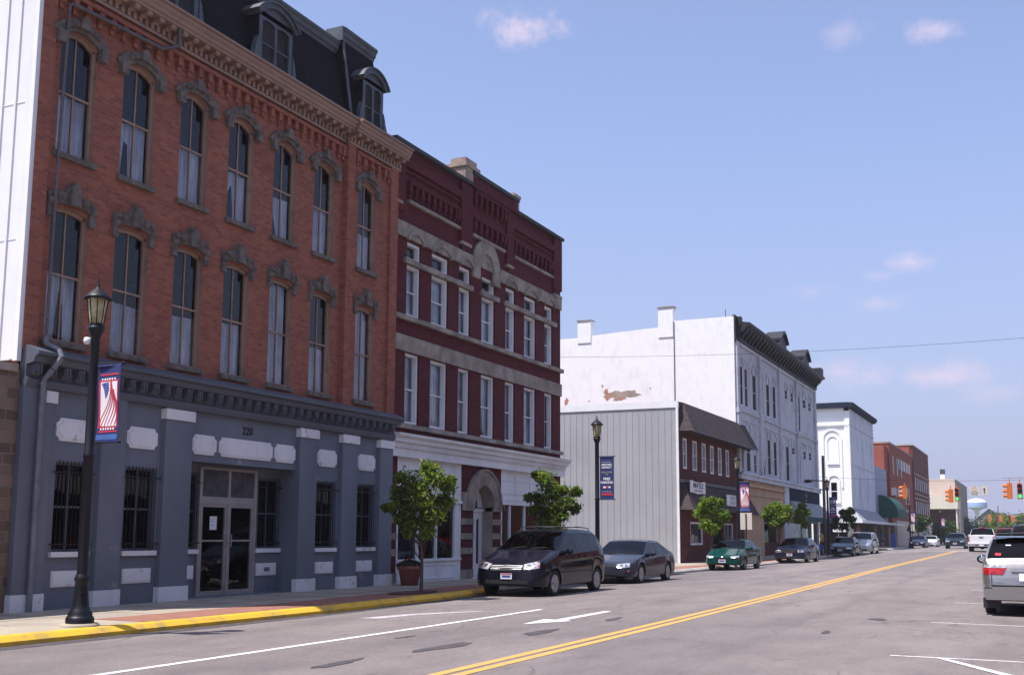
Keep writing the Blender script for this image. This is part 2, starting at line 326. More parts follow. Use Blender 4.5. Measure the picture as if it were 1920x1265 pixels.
# ------------------------------------------------------------------ mesh helpers
WL = {}            # world location of every object built unrotated
class MB:
    def __init__(s): s.v = []; s.f = []; s.m = []; s.sm = []
    def add(s, vs, fs, m=0, smooth=False):
        o = len(s.v); s.v += [tuple(q) for q in vs]; s.f += [tuple(i+o for i in f) for f in fs]; s.m += [m]*len(fs); s.sm += [smooth]*len(fs)
    def quad(s, a, b, c, d, m=0): s.add([a, b, c, d], [(0, 1, 2, 3)], m)
    def box(s, x0, x1, y0, y1, z0, z1, m=0):
        if x0 > x1: x0, x1 = x1, x0
        if y0 > y1: y0, y1 = y1, y0
        if z0 > z1: z0, z1 = z1, z0
        v = [(x0, y0, z0), (x1, y0, z0), (x1, y1, z0), (x0, y1, z0), (x0, y0, z1), (x1, y0, z1), (x1, y1, z1), (x0, y1, z1)]
        s.add(v, [(3, 2, 1, 0), (4, 5, 6, 7), (0, 1, 5, 4), (1, 2, 6, 5), (2, 3, 7, 6), (3, 0, 4, 7)], m)
    def prism(s, poly, ax, a, b, m=0):
        """polygon of 2D points extruded along axis ax ('x': points are (y,z); 'y': (x,z); 'z': (x,y))"""
        f3 = {'x': lambda p, t: (t, p[0], p[1]), 'y': lambda p, t: (p[0], t, p[1]), 'z': lambda p, t: (p[0], p[1], t)}[ax]
        n = len(poly); vs = [f3(p, a) for p in poly]+[f3(p, b) for p in poly]
        fs = [tuple(range(n))[::-1], tuple(range(n, 2*n))]+[(i, (i+1) % n, n+(i+1) % n, n+i) for i in range(n)]
        s.add(vs, fs, m)
    def cyl(s, p0, p1, r0, r1=None, n=10, m=0, smooth=True, cap=True):
        r1 = r0 if r1 is None else r1; p0, p1 = Vector(p0), Vector(p1); d = (p1-p0).normalized()
        a = d.orthogonal().normalized(); b = d.cross(a)
        vs = []
        for p, r in ((p0, r0), (p1, r1)):
            vs += [tuple(p+(a*math.cos(2*math.pi*i/n)+b*math.sin(2*math.pi*i/n))*r) for i in range(n)]
        s.add(vs, [(i, (i+1) % n, n+(i+1) % n, n+i) for i in range(n)], m, smooth)
        if cap: s.add(vs[:n], [tuple(range(n))[::-1]], m); s.add(vs[n:], [tuple(range(n))], m)
    def tube(s, pts, r, n=8, m=0):
        for a, b in zip(pts, pts[1:]): s.cyl(a, b, r, r, n, m)
    def lathe(s, prof, c, n=16, m=0, smooth=True, flute=0, ax='z'):
        vs = []
        for r, z in prof:
            for i in range(n):
                t = 2*math.pi*i/n; rr = r*(1-flute*(i % 2))
                if ax == 'z': vs.append((c[0]+rr*math.cos(t), c[1]+rr*math.sin(t), c[2]+z))
                else: vs.append((c[0]+z, c[1]+rr*math.cos(t), c[2]+rr*math.sin(t)))
        fs = [(j*n+i, j*n+(i+1) % n, (j+1)*n+(i+1) % n, (j+1)*n+i) for j in range(len(prof)-1) for i in range(n)]
        s.add(vs, fs, m, smooth)
    def band(s, yc, zc, R0, R1, t0, t1, x0, x1, n=12, m=0):
        """arched band in the facade plane between radii R0 < R1"""
        vs = []
        for i in range(n+1):
            t = t0+(t1-t0)*i/n; c, q = math.cos(t), math.sin(t)
            for R in (R0, R1):
                for x in (x0, x1): vs.append((x, yc+R*c, zc+R*q))
        fs = []
        for i in range(n):
            a, b = 4*i, 4*i+4
            fs += [(a+1, a+3, b+3, b+1), (a, b, b+2, a+2), (a, a+1, b+1, b), (a+2, b+2, b+3, a+3)]
        fs += [(0, 2, 3, 1), (4*n, 4*n+1, 4*n+3, 4*n+2)]
        s.add(vs, fs, m)
    def build(s, name, mats, parent=None, origin=None, sharp=None):
        if isinstance(mats, str): mats = [mats]
        xs = [q[0] for q in s.v]; ys = [q[1] for q in s.v]; zs = [q[2] for q in s.v]
        if origin is None: origin = ((min(xs)+max(xs))/2, (min(ys)+max(ys))/2, min(zs))
        me = bpy.data.meshes.new(name)
        me.from_pydata([(q[0]-origin[0], q[1]-origin[1], q[2]-origin[2]) for q in s.v], [], s.f)
        for q in mats: me.materials.append(MATS[q])
        me.polygons.foreach_set('material_index', s.m); me.polygons.foreach_set('use_smooth', s.sm); me.update()
        if sharp: me.set_sharp_from_angle(angle=rad(sharp))
        o = bpy.data.objects.new(name, me); COL.objects.link(o); WL[o.name] = Vector(origin)
        if parent is not None: o.parent = parent; o.location = Vector(origin)-WL[parent.name]
        else: o.location = origin
        return o
def tag(o, label=None, cat=None, group=None, kind=None):
    if label: o['label'] = label
    if cat: o['category'] = cat
    if group: o['group'] = group
    if kind: o['kind'] = kind
    return o
def thing(name, label, cat, loc=(0, 0, 0), group=None):
    o = bpy.data.objects.new(name, None); COL.objects.link(o); o.location = loc; o.empty_display_size = .3
    WL[o.name] = Vector(loc); return tag(o, label, cat, group)
def copy_tree(o, parent=None):
    c = o.copy(); COL.objects.link(c); c.parent = parent
    for ch in list(o.children): copy_tree(ch, c)
    return c
def struct(name, mb, mats): return tag(mb.build(name, mats), kind='structure')
def text(s, size, mat, loc, face='x', parent=None, name='lettering', ext=.004, bold=0, sx=1):
    """lettering as a mesh, centred on loc; face 'x' = on a wall facing +X, 'y' = on a face looking towards -Y"""
    cu = bpy.data.curves.new('t', 'FONT'); cu.body = s; cu.size = size; cu.align_x = 'CENTER'; cu.align_y = 'CENTER'; cu.extrude = ext; cu.offset = bold
    cu.resolution_u = 3
    t = bpy.data.objects.new('t', cu); COL.objects.link(t); dg = bpy.context.evaluated_depsgraph_get()
    me = bpy.data.meshes.new_from_object(t.evaluated_get(dg)); bpy.data.objects.remove(t); bpy.data.curves.remove(cu)
    R = Matrix(((0, 0, 1), (1, 0, 0), (0, 1, 0))) if face == 'x' else Matrix(((1, 0, 0), (0, 0, -1), (0, 1, 0)))
    me.transform(Matrix.Diagonal((sx, 1, 1, 1))); me.transform(R.to_4x4()); me.materials.clear(); me.materials.append(MATS[mat])
    o = bpy.data.objects.new(name, me); COL.objects.link(o); WL[o.name] = Vector(loc); me.name = name
    if parent is not None: o.parent = parent; o.location = Vector(loc)-WL[parent.name]
    else: o.location = loc
    return o
def arcinfo(ya, yb, zt, rise):
    h = (yb-ya)/2; R = (h*h+rise*rise)/(2*rise); yc = (ya+yb)/2; zc = zt-R; t = math.asin(h/R)
    return yc, zc, R, math.pi/2-t, math.pi/2+t
def facade(mb, xf, y0, y1, z0, z1, holes, depth=.2, m=0, mr=None):
    """a wall in the plane x=xf looking +X with rectangular or arched openings and their reveals. hole = (ya,yb,za,zb[,rise])"""
    mr = m if mr is None else mr
    ys = sorted({y0, y1, *[h[0] for h in holes], *[h[1] for h in holes]}); zs = sorted({z0, z1, *[h[2] for h in holes], *[h[3] for h in holes]})
    ys = [y for y in ys if y0 <= y <= y1]; zs = [z for z in zs if z0 <= z <= z1]
    for a, b in zip(ys, ys[1:]):
        run = None
        for c, d in zip(zs, zs[1:]):
            inh = any(h[0] < (a+b)/2 < h[1] and h[2] < (c+d)/2 < h[3] for h in holes)
            if not inh: run = (run[0], d) if run else (c, d)
            if (inh or d == zs[-1]) and run:
                mb.quad((xf, a, run[0]), (xf, b, run[0]), (xf, b, run[1]), (xf, a, run[1]), m); run = None
    for h in holes:
        ya, yb, za, zb = h[:4]; rise = h[4] if len(h) > 4 else 0; xb = xf-depth; zt = zb-rise
        mb.quad((xf, ya, za), (xf, ya, zt), (xb, ya, zt), (xb, ya, za), mr); mb.quad((xf, yb, za), (xb, yb, za), (xb, yb, zt), (xf, yb, zt), mr)
        mb.quad((xf, ya, za), (xb, ya, za), (xb, yb, za), (xf, yb, za), mr)
        if rise:
            yc, zc, R, t0, t1 = arcinfo(ya, yb, zb, rise); n = 10; P = [(yc+R*math.cos(t1+(t0-t1)*i/n), zc+R*math.sin(t1+(t0-t1)*i/n)) for i in range(n+1)]
            for p, q in zip(P, P[1:]):
                mb.quad((xf, p[0], p[1]), (xf, q[0], q[1]), (xf, q[0], zb), (xf, p[0], zb), m)
                mb.quad((xf, p[0], p[1]), (xb, p[0], p[1]), (xb, q[0], q[1]), (xf, q[0], q[1]), mr)
        else: mb.quad((xf, ya, zb), (xf, yb, zb), (xb, yb, zb), (xb, ya, zb), mr)
def window(par, ya, yb, za, zb, xi, fr='wood_brown', gl='pane_glass', rise=0, rail=True, mull=False, fw_=.06, curt=0, sill=None, sash=.04, railz=.5, tall=None, name='window', backing=True, blind='curtain', fd=.09):
    """double-hung window in an opening; xi is the plane of the back of the frame. curt = share of the height behind the curtain"""
    f = MB(); x0, x1 = xi, xi+fd
    f.box(x0, x1, ya, ya+fw_, za, zb-rise); f.box(x0, x1, yb-fw_, yb, za, zb-rise); f.box(x0, x1-.003, ya+fw_, yb-fw_, za, za+fw_)
    if rise:
        yc, zc, R, t0, t1 = arcinfo(ya, yb, zb, rise); f.band(yc, zc, R-fw_*1.3, R+.01, t0, t1, x0, x1)
    else: f.box(x0, x1-.003, ya+fw_, yb-fw_, zb-fw_, zb)
    zm = za+(zb-za)*railz
    if rail: f.box(x0+.01, x0+.07, ya+fw_, yb-fw_, zm-sash/2, zm+sash/2)
    if mull:
        yc = (ya+yb)/2; f.box(x0+.015, x0+.06, yc-.014, yc+.014, za+fw_, zm-sash/2); f.box(x0+.015, x0+.06, yc-.014, yc+.014, zm+sash/2, zb-fw_)
    o = f.build(name, fr, par)
    g = MB(); g.quad((xi+.035, ya+.02, za+.02), (xi+.035, yb-.02, za+.02), (xi+.035, yb-.02, zb-.02), (xi+.035, ya+.02, zb-.02)); g.build('pane', gl, o)
    if curt:
        c = MB(); n = 14; zt = za+(zb-za)*curt
        ph = random.random()*6; gap = random.choice((0, 0, .10, .2)); mid = ya+(yb-ya)*random.uniform(.35, .65); sag = random.uniform(-.05, .05)*(curt < .9)
        for i in range(n):
            a, b = ya+(yb-ya)*i/n, ya+(yb-ya)*(i+1)/n; p, q = .03*math.sin(i*1.9+ph), .03*math.sin((i+1)*1.9+ph); g0 = gap*(yb-ya)*.5
            la, lb = [(max(0, 1-abs(v_-mid)/(g0+.01))**.6 if g0 else 0)*(zt-za)*.85 for v_ in (a, b)]
            c.quad((xi-.07+p, a, za+la), (xi-.07+q, b, za+lb), (xi-.07+q, b, zt+sag*(i+1)/n), (xi-.07+p, a, zt+sag*i/n))
        c.build('curtain', blind, o)
    if backing:
        c = MB(); xb = xi-.6; c.quad((xb, ya-.3, za-.1), (xb, yb+.3, za-.1), (xb, yb+.3, zb+.1), (xb, ya-.3, zb+.1)); c.build('room_interior', 'room_dark', o)
    if sill:
        c = MB(); c.box(x1-.02, sill[0], ya-sill[3], yb+sill[3], za-sill[1], za-.002); c.build('sill', sill[2], o)
    return o
def shell(mb, xf, xb, y0, y1, z0, z1, m=0, front=False, roof=True, mroof=None):
    """side, back and roof sheets of a building behind its facade"""
    mb.quad((xb, y0, z0), (xf, y0, z0), (xf, y0, z1), (xb, y0, z1), m); mb.quad((xf, y1, z0), (xb, y1, z0), (xb, y1, z1), (xf, y1, z1), m)
    mb.quad((xb, y1, z0), (xb, y0, z0), (xb, y0, z1), (xb, y1, z1), m)
    if roof: mb.quad((xb, y0, z1-.3), (xf, y0, z1-.3), (xf, y1, z1-.3), (xb, y1, z1-.3), m if mroof is None else mroof)

# ------------------------------------------------------------------ setting
g = MB(); g.quad((-1500, -300, -.06), (1500, -300, -.06), (1500, 3500, -.06), (-1500, 3500, -.06)); struct('ground', g, 'grass')
YS = [-40+i*2 for i in range(36)]+[32+i*4 for i in range(93)]
CROSS = (99.5, 113.5)
g = MB(); xs = [-13.9, -12.8, -11.5, -10, -8.5, -7, -6.3, -5.5, -4, -2.5, -1, .6, 2.6]
for a, b in zip(YS, YS[1:]):
    for p, q in zip(xs, xs[1:]): g.add([(p, a, gz(p, a)), (q, a, gz(q, a)), (q, b, gz(q, b)), (p, b, gz(p, b))], [(0, 1, 2, 3)], 0, True)
struct('road', g, 'asphalt')
g = MB(); g.quad((-60, 99.5, .17), (-13.9, 99.5, .17), (-13.9, 113.5, .19), (-60, 113.5, .19)); struct('side_street', g, 'asphalt')
g = MB(); g.quad((-60, 40.7, .145), (-17, 40.7, .145), (-17, 56.4, .145), (-60, 56.4, .145)); struct('parking_lot', g, 'asphalt')
def strip(f0, f1, y0, y1, h, mat, name, step=1.5, skip=True, top=True, edge=0):
    """a ribbon along the street between x=f0(y) and x=f1(y), lifted h above the carriageway side level"""
    mb = MB(); n = max(1, int((y1-y0)/step))
    for i in range(n):
        a, b = y0+(y1-y0)*i/n, y0+(y1-y0)*(i+1)/n
        if skip and a > CROSS[0]-2.5 and b < CROSS[1]+2.5: continue
        za, zb = gz(-20, a)+h, gz(-20, b)+h
        mb.quad((f0(a), a, za), (f1(a), a, za), (f1(b), b, zb), (f0(b), b, zb))
        if edge:   # rolled face of the curb
            for (p, q), (r_, s_) in (((0, 0), (.06, .018)), ((.06, .018), (.15, .085)), ((.15, .085), (.16, edge))): mb.quad((f1(a)+p, a, za-q), (f1(a)+r_, a, za-s_), (f1(b)+r_, b, zb-s_), (f1(b)+p, b, zb-q))
    return struct(name, mb, mat)
strip(lambda y: -17.6, lambda y: curbx(y)-.16, -40, 300, SW, 'concrete', 'sidewalk')
strip(lambda y: curbx(y)-1.15, lambda y: curbx(y)-.40, -2, 11.2, SW+.004, 'paver_red', 'paver_strip')
strip(lambda y: curbx(y)-1.35, lambda y: curbx(y)-.22, 14.1, 98, SW+.004, 'paver_red', 'paver_strip')
strip(lambda y: curbx(y)-.17, lambda y: curbx(y)-.12, -2, 27.8, SW+.006, 'curb_yellow', 'curb', edge=.2, step=.6)
strip(lambda y: curbx(y)-.17, lambda y: curbx(y)-.12, 27.8, 300, SW+.006, 'concrete_curb', 'curb', edge=.25)
strip(lambda y: curbx(y)+.045, lambda y: curbx(y)+.30, -2, 300, .012, 'patch_dark', 'gutter', edge=.02)
# joints across the sidewalk
g = MB()
for i in range(60):
    y = 2+i*1.5; g.box(-17.0, curbx(y)-1.4, y, y+.012, swz(y)+.001, swz(y)+.003)
g.box(-15.3, -15.288, -2, 98, SW+.001, SW+.0035); struct('sidewalk_joint', g, 'patch_dark')
g = MB(); g.box(.75, .9, -40, 300, -.05, .17); g.box(.9, 4.5, -40, 300, -.05, .165); struct('sidewalk', g, 'concrete')
def mark(poly, mat, lift=.005):
    """a painted marking following the crowned road; poly in (x, y)"""
    bm = bmesh.new(); vs = [bm.verts.new((x, y, 0)) for x, y in poly]; bm.faces.new(vs)
    y0, y1 = min(p[1] for p in poly), max(p[1] for p in poly)
    for i in range(1, int((y1-y0)/2)+1):
        bmesh.ops.bisect_plane(bm, geom=bm.verts[:]+bm.edges[:]+bm.faces[:], plane_co=(0, y0-y0 % 2+2*i, 0), plane_no=(0, 1, 0))
    for x in xs: bmesh.ops.bisect_plane(bm, geom=bm.verts[:]+bm.edges[:]+bm.faces[:], plane_co=(x, 0, 0), plane_no=(1, 0, 0))
    for v in bm.verts:
        v.co.z = lift+road_z(v.co.x, v.co.y)
    bm.normal_update()
    me = bpy.data.meshes.new('lane_marking'); bm.to_mesh(me); bm.free(); me.materials.append(MATS[mat])
    o = bpy.data.objects.new('lane_marking', me); COL.objects.link(o); return tag(o, kind='structure')
def lerp_list(L, v):
    for a, b in zip(L, L[1:]):
        if v <= b: return a, b
    return L[-2], L[-1]
def road_z(x, y):
    a, b = lerp_list(YS, y); p, q = lerp_list(xs, x); t, u = (y-a)/(b-a), (x-p)/(q-p)
    return (gz(p, a)*(1-u)+gz(q, a)*u)*(1-t)+(gz(p, b)*(1-u)+gz(q, b)*u)*t
for x in (-6.42, -6.18):
    mark([(x, -5), (x+.15, -5), (x+.15, 98), (x, 98)], 'line_yellow'); mark([(x, 116), (x+.15, 116), (x+.15, 290), (x, 290)], 'line_yellow')
mark([(-9.80, -2), (-9.68, -2), (-9.58, 21.9), (-9.70, 21.9)], 'line_white')
# lane arrows, worn
mark([(-8.42, 18.3), (-7.90, 19.35), (-8.08, 19.45), (-8.10, 22.0), (-8.26, 22.0), (-8.28, 19.45), (-8.52, 19.5)], 'line_white')
mark([(-11.75, 18.1), (-11.35, 18.2), (-11.2, 19.3), (-10.45, 20.9), (-10.6, 20.95), (-11.5, 19.4)], 'line_faded')
for y in (9.6, 16.05, 22.3, 28.8, 35.2, 41.6, 48): mark([(-1.92, y-.045), (.7, y-.065), (.7, y-.0), (-1.92, y+.03)], 'line_white')
mark([(-1.35, 16.0), (-1.2, 15.92), (.1, 13.6), (-.08, 13.6)], 'line_white', .009)
mark([(-13.6, 97.6), (.6, 97.6), (.6, 98.1), (-13.6, 98.1)], 'line_white')
def patch(cx, cy, rx, ry, seed, n=22):
    random.seed(seed); ph = [random.random()*6.28 for _ in range(4)]; P = []
    for i in range(n):
        t = 6.2832*i/n; k = 1+.18*math.sin(2*t+ph[0])+.14*math.sin(3*t+ph[1])+.10*math.sin(7*t+ph[2]); P.append((cx+rx*math.cos(t)*k, cy+ry*math.sin(t)*k))
    mark(P, 'patch_dark', .006)
for k, (x, y, rx, ry) in enumerate(((-7.48, 17.0, .13, .75), (-7.36, 20.1, .09, .45), (-7.75, 14.2, .16, .7), (-7.95, 11.8, .10, .6), (-2.9, 22.5, .16, .25), (-3.3, 19.2, .06, .3), (-9.0, 15.2, .04, .3))): patch(x, y, rx, ry, 60+k)

# ------------------------------------------------------------------ orange brick building with the mansard roof
W1 = [(14.94, 15.86), (16.60, 17.54), (18.34, 19.26), (19.99, 20.91), (21.71, 22.63), (23.42, 24.34), (25.40, 26.32)]
B1 = thing('mansard_building', 'orange brick building with dark mansard roof and blue-grey ground floor numbered 220', 'building', (-25, 21, .1))
y0, y1 = 14.45, 27.42
wb = MB(); H = []
for a, b in W1: H += [(a, b, 8.92, 11.45, .16), (a, b, 5.22, 7.86, .07)]
yb = 24.75
facade(wb, FX, y0, yb, 4.9, 13.0, [h for h in H if h[1] < yb], .19, 0, 1)
facade(wb, FX+.09, yb, y1, 4.9, 13.0, [h for h in H if h[0] > yb], .31, 0, 1)
wb.quad((FX, yb, 4.9), (FX+.09, yb, 4.9), (FX+.09, yb, 13), (FX, yb, 13))
for a, b in ((yb, yb+.36), (y1-.42, y1-.004)): wb.box(FX+.05, FX+.17, a+.002, b, 4.95, 12.34)
wb.box(FX-.1, FX+.06, y0+.002, y0+.30, 4.95, 12.31)
# corbel table under the cornice
def corbels(mb, x, a, b, zt, zb, pitch=.33, wd=.13, pr=.11, m=0):
    n = int((b-a)/pitch); st = (b-a)/n
    mb.box(x-.05, x+pr+.02, a, b, zt-.09, zt, m)
    for i in range(n+1):
        y = min(a+i*st, b-wd); mb.box(x-.05, x+pr, y, y+wd, zb+.12, zt-.09, m); mb.box(x-.05, x+pr*.6, y+.015, y+wd-.015, zb, zb+.12, m)
corbels(wb, FX, y0+.32, yb-.03, 12.20, 11.78); corbels(wb, FX+.09, yb+.42, y1-.46, 12.20, 11.78)
shell(wb, FX-.02, -36, y0+.02, y1-.01, .1, 13.3, 0, mroof=0)
wb.build('wall', ['brick_orange', 'wood_brown'], B1)
# white metal siding on the gable
sd = MB(); sd.box(-36, FX-.05, y0-.04, y0+.015, 4.75, 13.35)
for i in range(50): x = FX-.14-i*.36; sd.box(x-(.05 if i % 3 else .10), x, y0-.07, y0-.038, 4.76, 13.34)
for z in (7.05, 9.75, 12.2): sd.box(-36, FX-.06, y0-.05, y0-.039, z, z+.02)
sd.build('siding', 'siding_white', B1)
fl = MB(); fl.box(FX-.10, FX+.02, y0-.10, y0-.002, 4.72, 13.2); fl.build('corner_flashing', 'siding_trim', B1)
for i, (a, b) in enumerate(W1):
    xo = FX-.17 if i < 6 else FX-.08; xf = FX if i < 6 else FX+.09; random.seed(i*7+1)
    for (za, zb, rise, row) in ((8.92, 11.45, .16, 1), (5.22, 7.86, .07, 0)):
        cv = .50 if row else (.485, .49, .49, .47, .47, .47, .45)[i]
        wd = window(B1, a, b, za, zb, xo, 'wood_brown', 'pane_old', rise, True, True, .055, (.97 if (not row and i in (4, 6)) else cv*random.choice((.86, 1, 1, 1.06))), (xf+.09, .11, 'stone_hood', .07))
        # casing on the far jamb
        hd = MB(); yc = (a+b)/2
        if row:
            hw = (b-a)/2+.02; yc_, zc, R, t0, t1 = arcinfo(yc-.50, yc+.50, zb+.03, .22)
            hd.band(yc_, zc, R, R+.24, t0-.09, t1+.09, xf-.03, xf+.075, 14)
            hd.box(xf-.03, xf+.13, yc-.64, yc-.46, zb-.36, zb-.10); hd.box(xf-.03, xf+.13, yc+.46, yc+.64, zb-.36, zb-.10)
            for k in range(-4, 5):
                ang = math.pi/2-k*.12; hd.lathe([(.0, .05), (.045, .04), (.06, 0)], (xf+.09, yc_+(R+.13)*math.cos(ang), zc+(R+.13)*math.sin(ang)), 6, ax='x')
            hd.prism([(yc-.13, zb+.1), (yc-.10, zb+.32), (yc, zb+.37), (yc+.10, zb+.32), (yc+.13, zb+.1)], 'x', xf, xf+.16)
        else:
            P = [(-.62, -.30), (-.62, .22), (-.50, .27), (-.20, .31), (-.13, .46), (-.05, .50), (0, .58), (.05, .50), (.13, .46), (.20, .31), (.50, .27), (.62, .22), (.62, -.30), (.47, -.30), (.47, -.02), (.36, .045), (-.36, .045), (-.47, -.02), (-.47, -.30)]
            hd.prism([(yc+p*.95, zb+q*.9+.02) for p, q in P], 'x', xf-.03, xf+.07)
            hd.prism([(yc-.13, zb+.05), (yc-.11, zb+.42), (yc, zb+.50), (yc+.11, zb+.42), (yc+.13, zb+.05)], 'x', xf+.05, xf+.17)
            for s in (-1, 1):
                hd.lathe([(.0, .06), (.07, .05), (.10, 0)], (xf+.09, yc+s*.30, zb+.19), 8, ax='x'); hd.lathe([(.0, .06), (.05, .05), (.08, 0)], (xf+.09, yc+s*.53, zb+.04), 8, ax='x'); hd.lathe([(.0, .05), (.04, .04), (.06, 0)], (xf+.09, yc+s*.47, zb+.20), 8, ax='x')
        hd.build('window_hood', 'stone_hood', B1)
# main cornice
cn = MB()
def cornice_run(a, b, x):
    prof = [(x-.1, 12.60), (x+.36, 12.60), (x+.36, 12.65), (x+.41, 12.68), (x+.42, 12.74), (x+.47, 12.78), (x+.48, 12.85), (x+.54, 12.87), (x+.54, 12.92), (x-.1, 13.06)]
    cn.prism(prof, 'y', a, b); cn.box(x-.05, x+.09, a, b, 12.30, 12.37); cn.box(x-.05, x+.05, a, b, 12.37, 12.60)
    n = int((b-a)/.17)
    for i in range(n): y = a+(b-a)*(i+.25)/n; cn.box(x+.04, x+.12, y, y+.085, 12.37, 12.50)
    n = int((b-a)/.36)
    for i in range(n):
        y = a+(b-a)*(i+.3)/n
        cn.prism([(x+.04, 12.49), (x+.12, 12.49), (x+.18, 12.53), (x+.29, 12.50), (x+.33, 12.53), (x+.33, 12.60), (x+.04, 12.60)], 'y', y, y+.14)
cornice_run(y0-.25, yb-.02, FX); cornice_run(yb, y1+.10, FX+.09)
cn.build('cornice', 'trim_tan', B1)
# mansard
rf = MB()
A = (FX-.25, 13.38); Bm = (-18.0, 16.0)
def slope(a, b, x0, z0, x1, z1, inset=0): rf.quad((x0, a, z0), (x0, b, z0), (x1, b-inset, z1), (x1, a, z1))
slope(y0-.05, 25.27, FX-.22, 13.0, -17.62, 15.42)
ty = 25.25
rf.quad((-17.05, ty, 13.0), (-17.05, y1, 13.0), (-17.47, 26.92, 15.86), (-17.47, ty, 15.86))
rf.quad((-20, y1, 13.0), (-20, 26.92, 15.86), (-17.47, 26.92, 15.86), (-17.05, y1, 13.0)); rf.quad((-17.05, ty, 13.0), (-17.47, ty, 15.86), (-20, ty, 15.86), (-20, ty, 13.0))
rf.quad((-36, y0, 15.42), (-17.62, y0, 15.42), (-17.62, ty, 15.42), (-36, ty, 15.42)); rf.quad((-20, ty, 15.86), (-17.47, ty, 15.86), (-17.47, 26.92, 15.86), (-20, 26.92, 15.86))
rf.quad((-36, y1, 13.0), (-20, y1, 13.0), (-20, 26.92, 15.42), (-36, 26.92, 15.42)); rf.quad((-36, y0-.001, 13.0), (-17.12, y0-.001, 13.0), (-17.62, y0-.001, 15.42), (-36, y0-.001, 15.42))
RF = rf.build('mansard_roof', 'slate', B1)
cr = MB()
def crown(a, b, x, z): cr.prism([(x-.1, z-.22), (x+.03, z-.22), (x+.05, z-.14), (x+.10, z-.10), (x+.12, z), (x+.17, z+.06), (x+.17, z+.13), (x-.3, z+.14)], 'y', a, b)
crown(y0-.2, ty-.02, -17.60, 15.44); crown(ty, 27.0, -17.47, 15.88)
cr.box(-17.9, -17.32, ty-.10, ty-.01, 15.58, 16.0); cr.cyl((-17.0, ty+.03, 13.0), (-17.40, ty+.03, 15.7), .045, m=0)
cr.build('roof_crown', 'dormer_paint', RF)
def dormer(a, b, z0, z1, xf):
    d = MB(); yc = (a+b)/2; rise = .22; w_ = .12
    facade(d, xf, a, b, z0, z1, [(a+.14, yc-.05, z0+.1, z1-.2, .06), (yc+.05, b-.14, z0+.1, z1-.2, .06)], .1)
    d.quad((xf, a, z0), (xf, a, z1), (xf-1.2, a, z1), (xf-1.2, a, z0), 1); d.quad((xf, b, z0), (xf-1.2, b, z0), (xf-1.2, b, z1), (xf, b, z1), 1)
    yc_, zc, R, t0, t1 = arcinfo(a-.14, b+.14, z1+.32, .40)
    d.band(yc_, zc, R-.13, R, t0, t1, xf-1.0, xf+.09, 12); d.band(yc_, zc, R, R+.05, t0-.02, t1+.02, xf-1.0, xf+.14, 12)
    P = [(yc_+(R-.1)*math.cos(t0+(t1-t0)*i/8), zc+(R-.1)*math.sin(t0+(t1-t0)*i/8)) for i in range(9)]
    d.prism(P+[(a, z1-.02), (b, z1-.02)][::1], 'x', xf-.9, xf+.004)
    for s, y in ((-1, a), (1, b)):
        d.prism([(y+s*.02, z0), (y+s*.30, z0), (y+s*.32, z0+.12), (y+s*.20, z0+.25), (y+s*.10, z0+.7), (y+s*.02, z0+.9)], 'x', xf-.12, xf+.02)
    o = d.build('dormer', ['dormer_paint', 'slate'], B1)
    q = MB(); q.box(xf-.12, xf-.06, a+.14, b-.14, z0+.1, z1-.2); q.build('pane', 'room_dark', o)
    q = MB(); zm = (z0+z1)/2
    for u, v in ((a+.14, yc-.05), (yc+.05, b-.14)): q.box(xf-.05, xf-.02, u, v, zm-.03, zm+.01)
    q.build('sash_rail', 'dormer_paint', o)
dormer(17.45, 18.85, 13.0, 14.62, -17.0); dormer(21.05, 22.42, 13.0, 14.62, -17.0); dormer(25.75, 26.85, 13.0, 14.70, -16.98)
# painted ground floor
gf = MB(); BLX = FX+.02
piers = [(14.45, 15.14), (16.40, 17.04), (18.18, 19.02), (22.98, 23.72), (24.88, 25.62), (26.76, 27.44)]
wins = [(15.40, 16.22), (17.20, 18.06), (23.86, 24.72), (25.76, 26.62)]
door0, door1 = 19.02, 22.98
facade(gf, BLX, y0, y1, .1, 4.3, [(a, b, 1.22, 2.92) for a, b in wins]+[(door0, door1, .1, 3.16)], .22)
for a, b in piers: gf.box(BLX-.002, BLX+.12, a, b, .1, 4.26)
rx = BLX-.47    # recessed entrance wall
facade(gf, rx, door0, door1, .1, 3.4, [(19.35, 19.90, 1.22, 2.92), (19.93, 21.98, .1, 3.1), (22.08, 22.92, 1.22, 2.92)], .1)
gf.quad((BLX-.22, door0, .1), (rx, door0, .1), (rx, door0, 3.16), (BLX-.22, door0, 3.16)); gf.quad((BLX-.22, door1, .1), (BLX-.22, door1, 3.16), (rx, door1, 3.16), (rx, door1, .1))
gf.quad((BLX-.22, door0, 3.16), (rx, door0, 3.16), (rx, door1, 3.16), (BLX-.22, door1, 3.16))
gf.box(rx, BLX-.05, door0, door1, .08, .165)
gf.build('ground_floor', 'paint_blue', B1)
bc = MB()   # belt cornice between ground floor and brick
prof = [(BLX-.1, 4.26), (BLX+.14, 4.26), (BLX+.17, 4.36), (BLX+.17, 4.40), (BLX+.12, 4.44), (BLX+.12, 4.66), (BLX+.30, 4.70), (BLX+.34, 4.80), (BLX+.42, 4.84), (BLX+.42, 4.90), (BLX+.15, 5.02), (BLX-.1, 5.08)]
bc.prism(prof, 'y', y0+.02, y1+.12)
n = int((y1-y0)/.34)
for i in range(n):
    y = y0+.1+(y1-y0-.1)*i/n; bc.prism([(BLX+.1, 4.46), (BLX+.2, 4.47), (BLX+.27, 4.55), (BLX+.29, 4.68), (BLX+.1, 4.68)], 'y', y, y+.16)
    bc.box(BLX+.27, BLX+.30, y+.03, y+.06, 4.50, 4.66); bc.box(BLX+.27, BLX+.30, y+.10, y+.13, 4.50, 4.66)
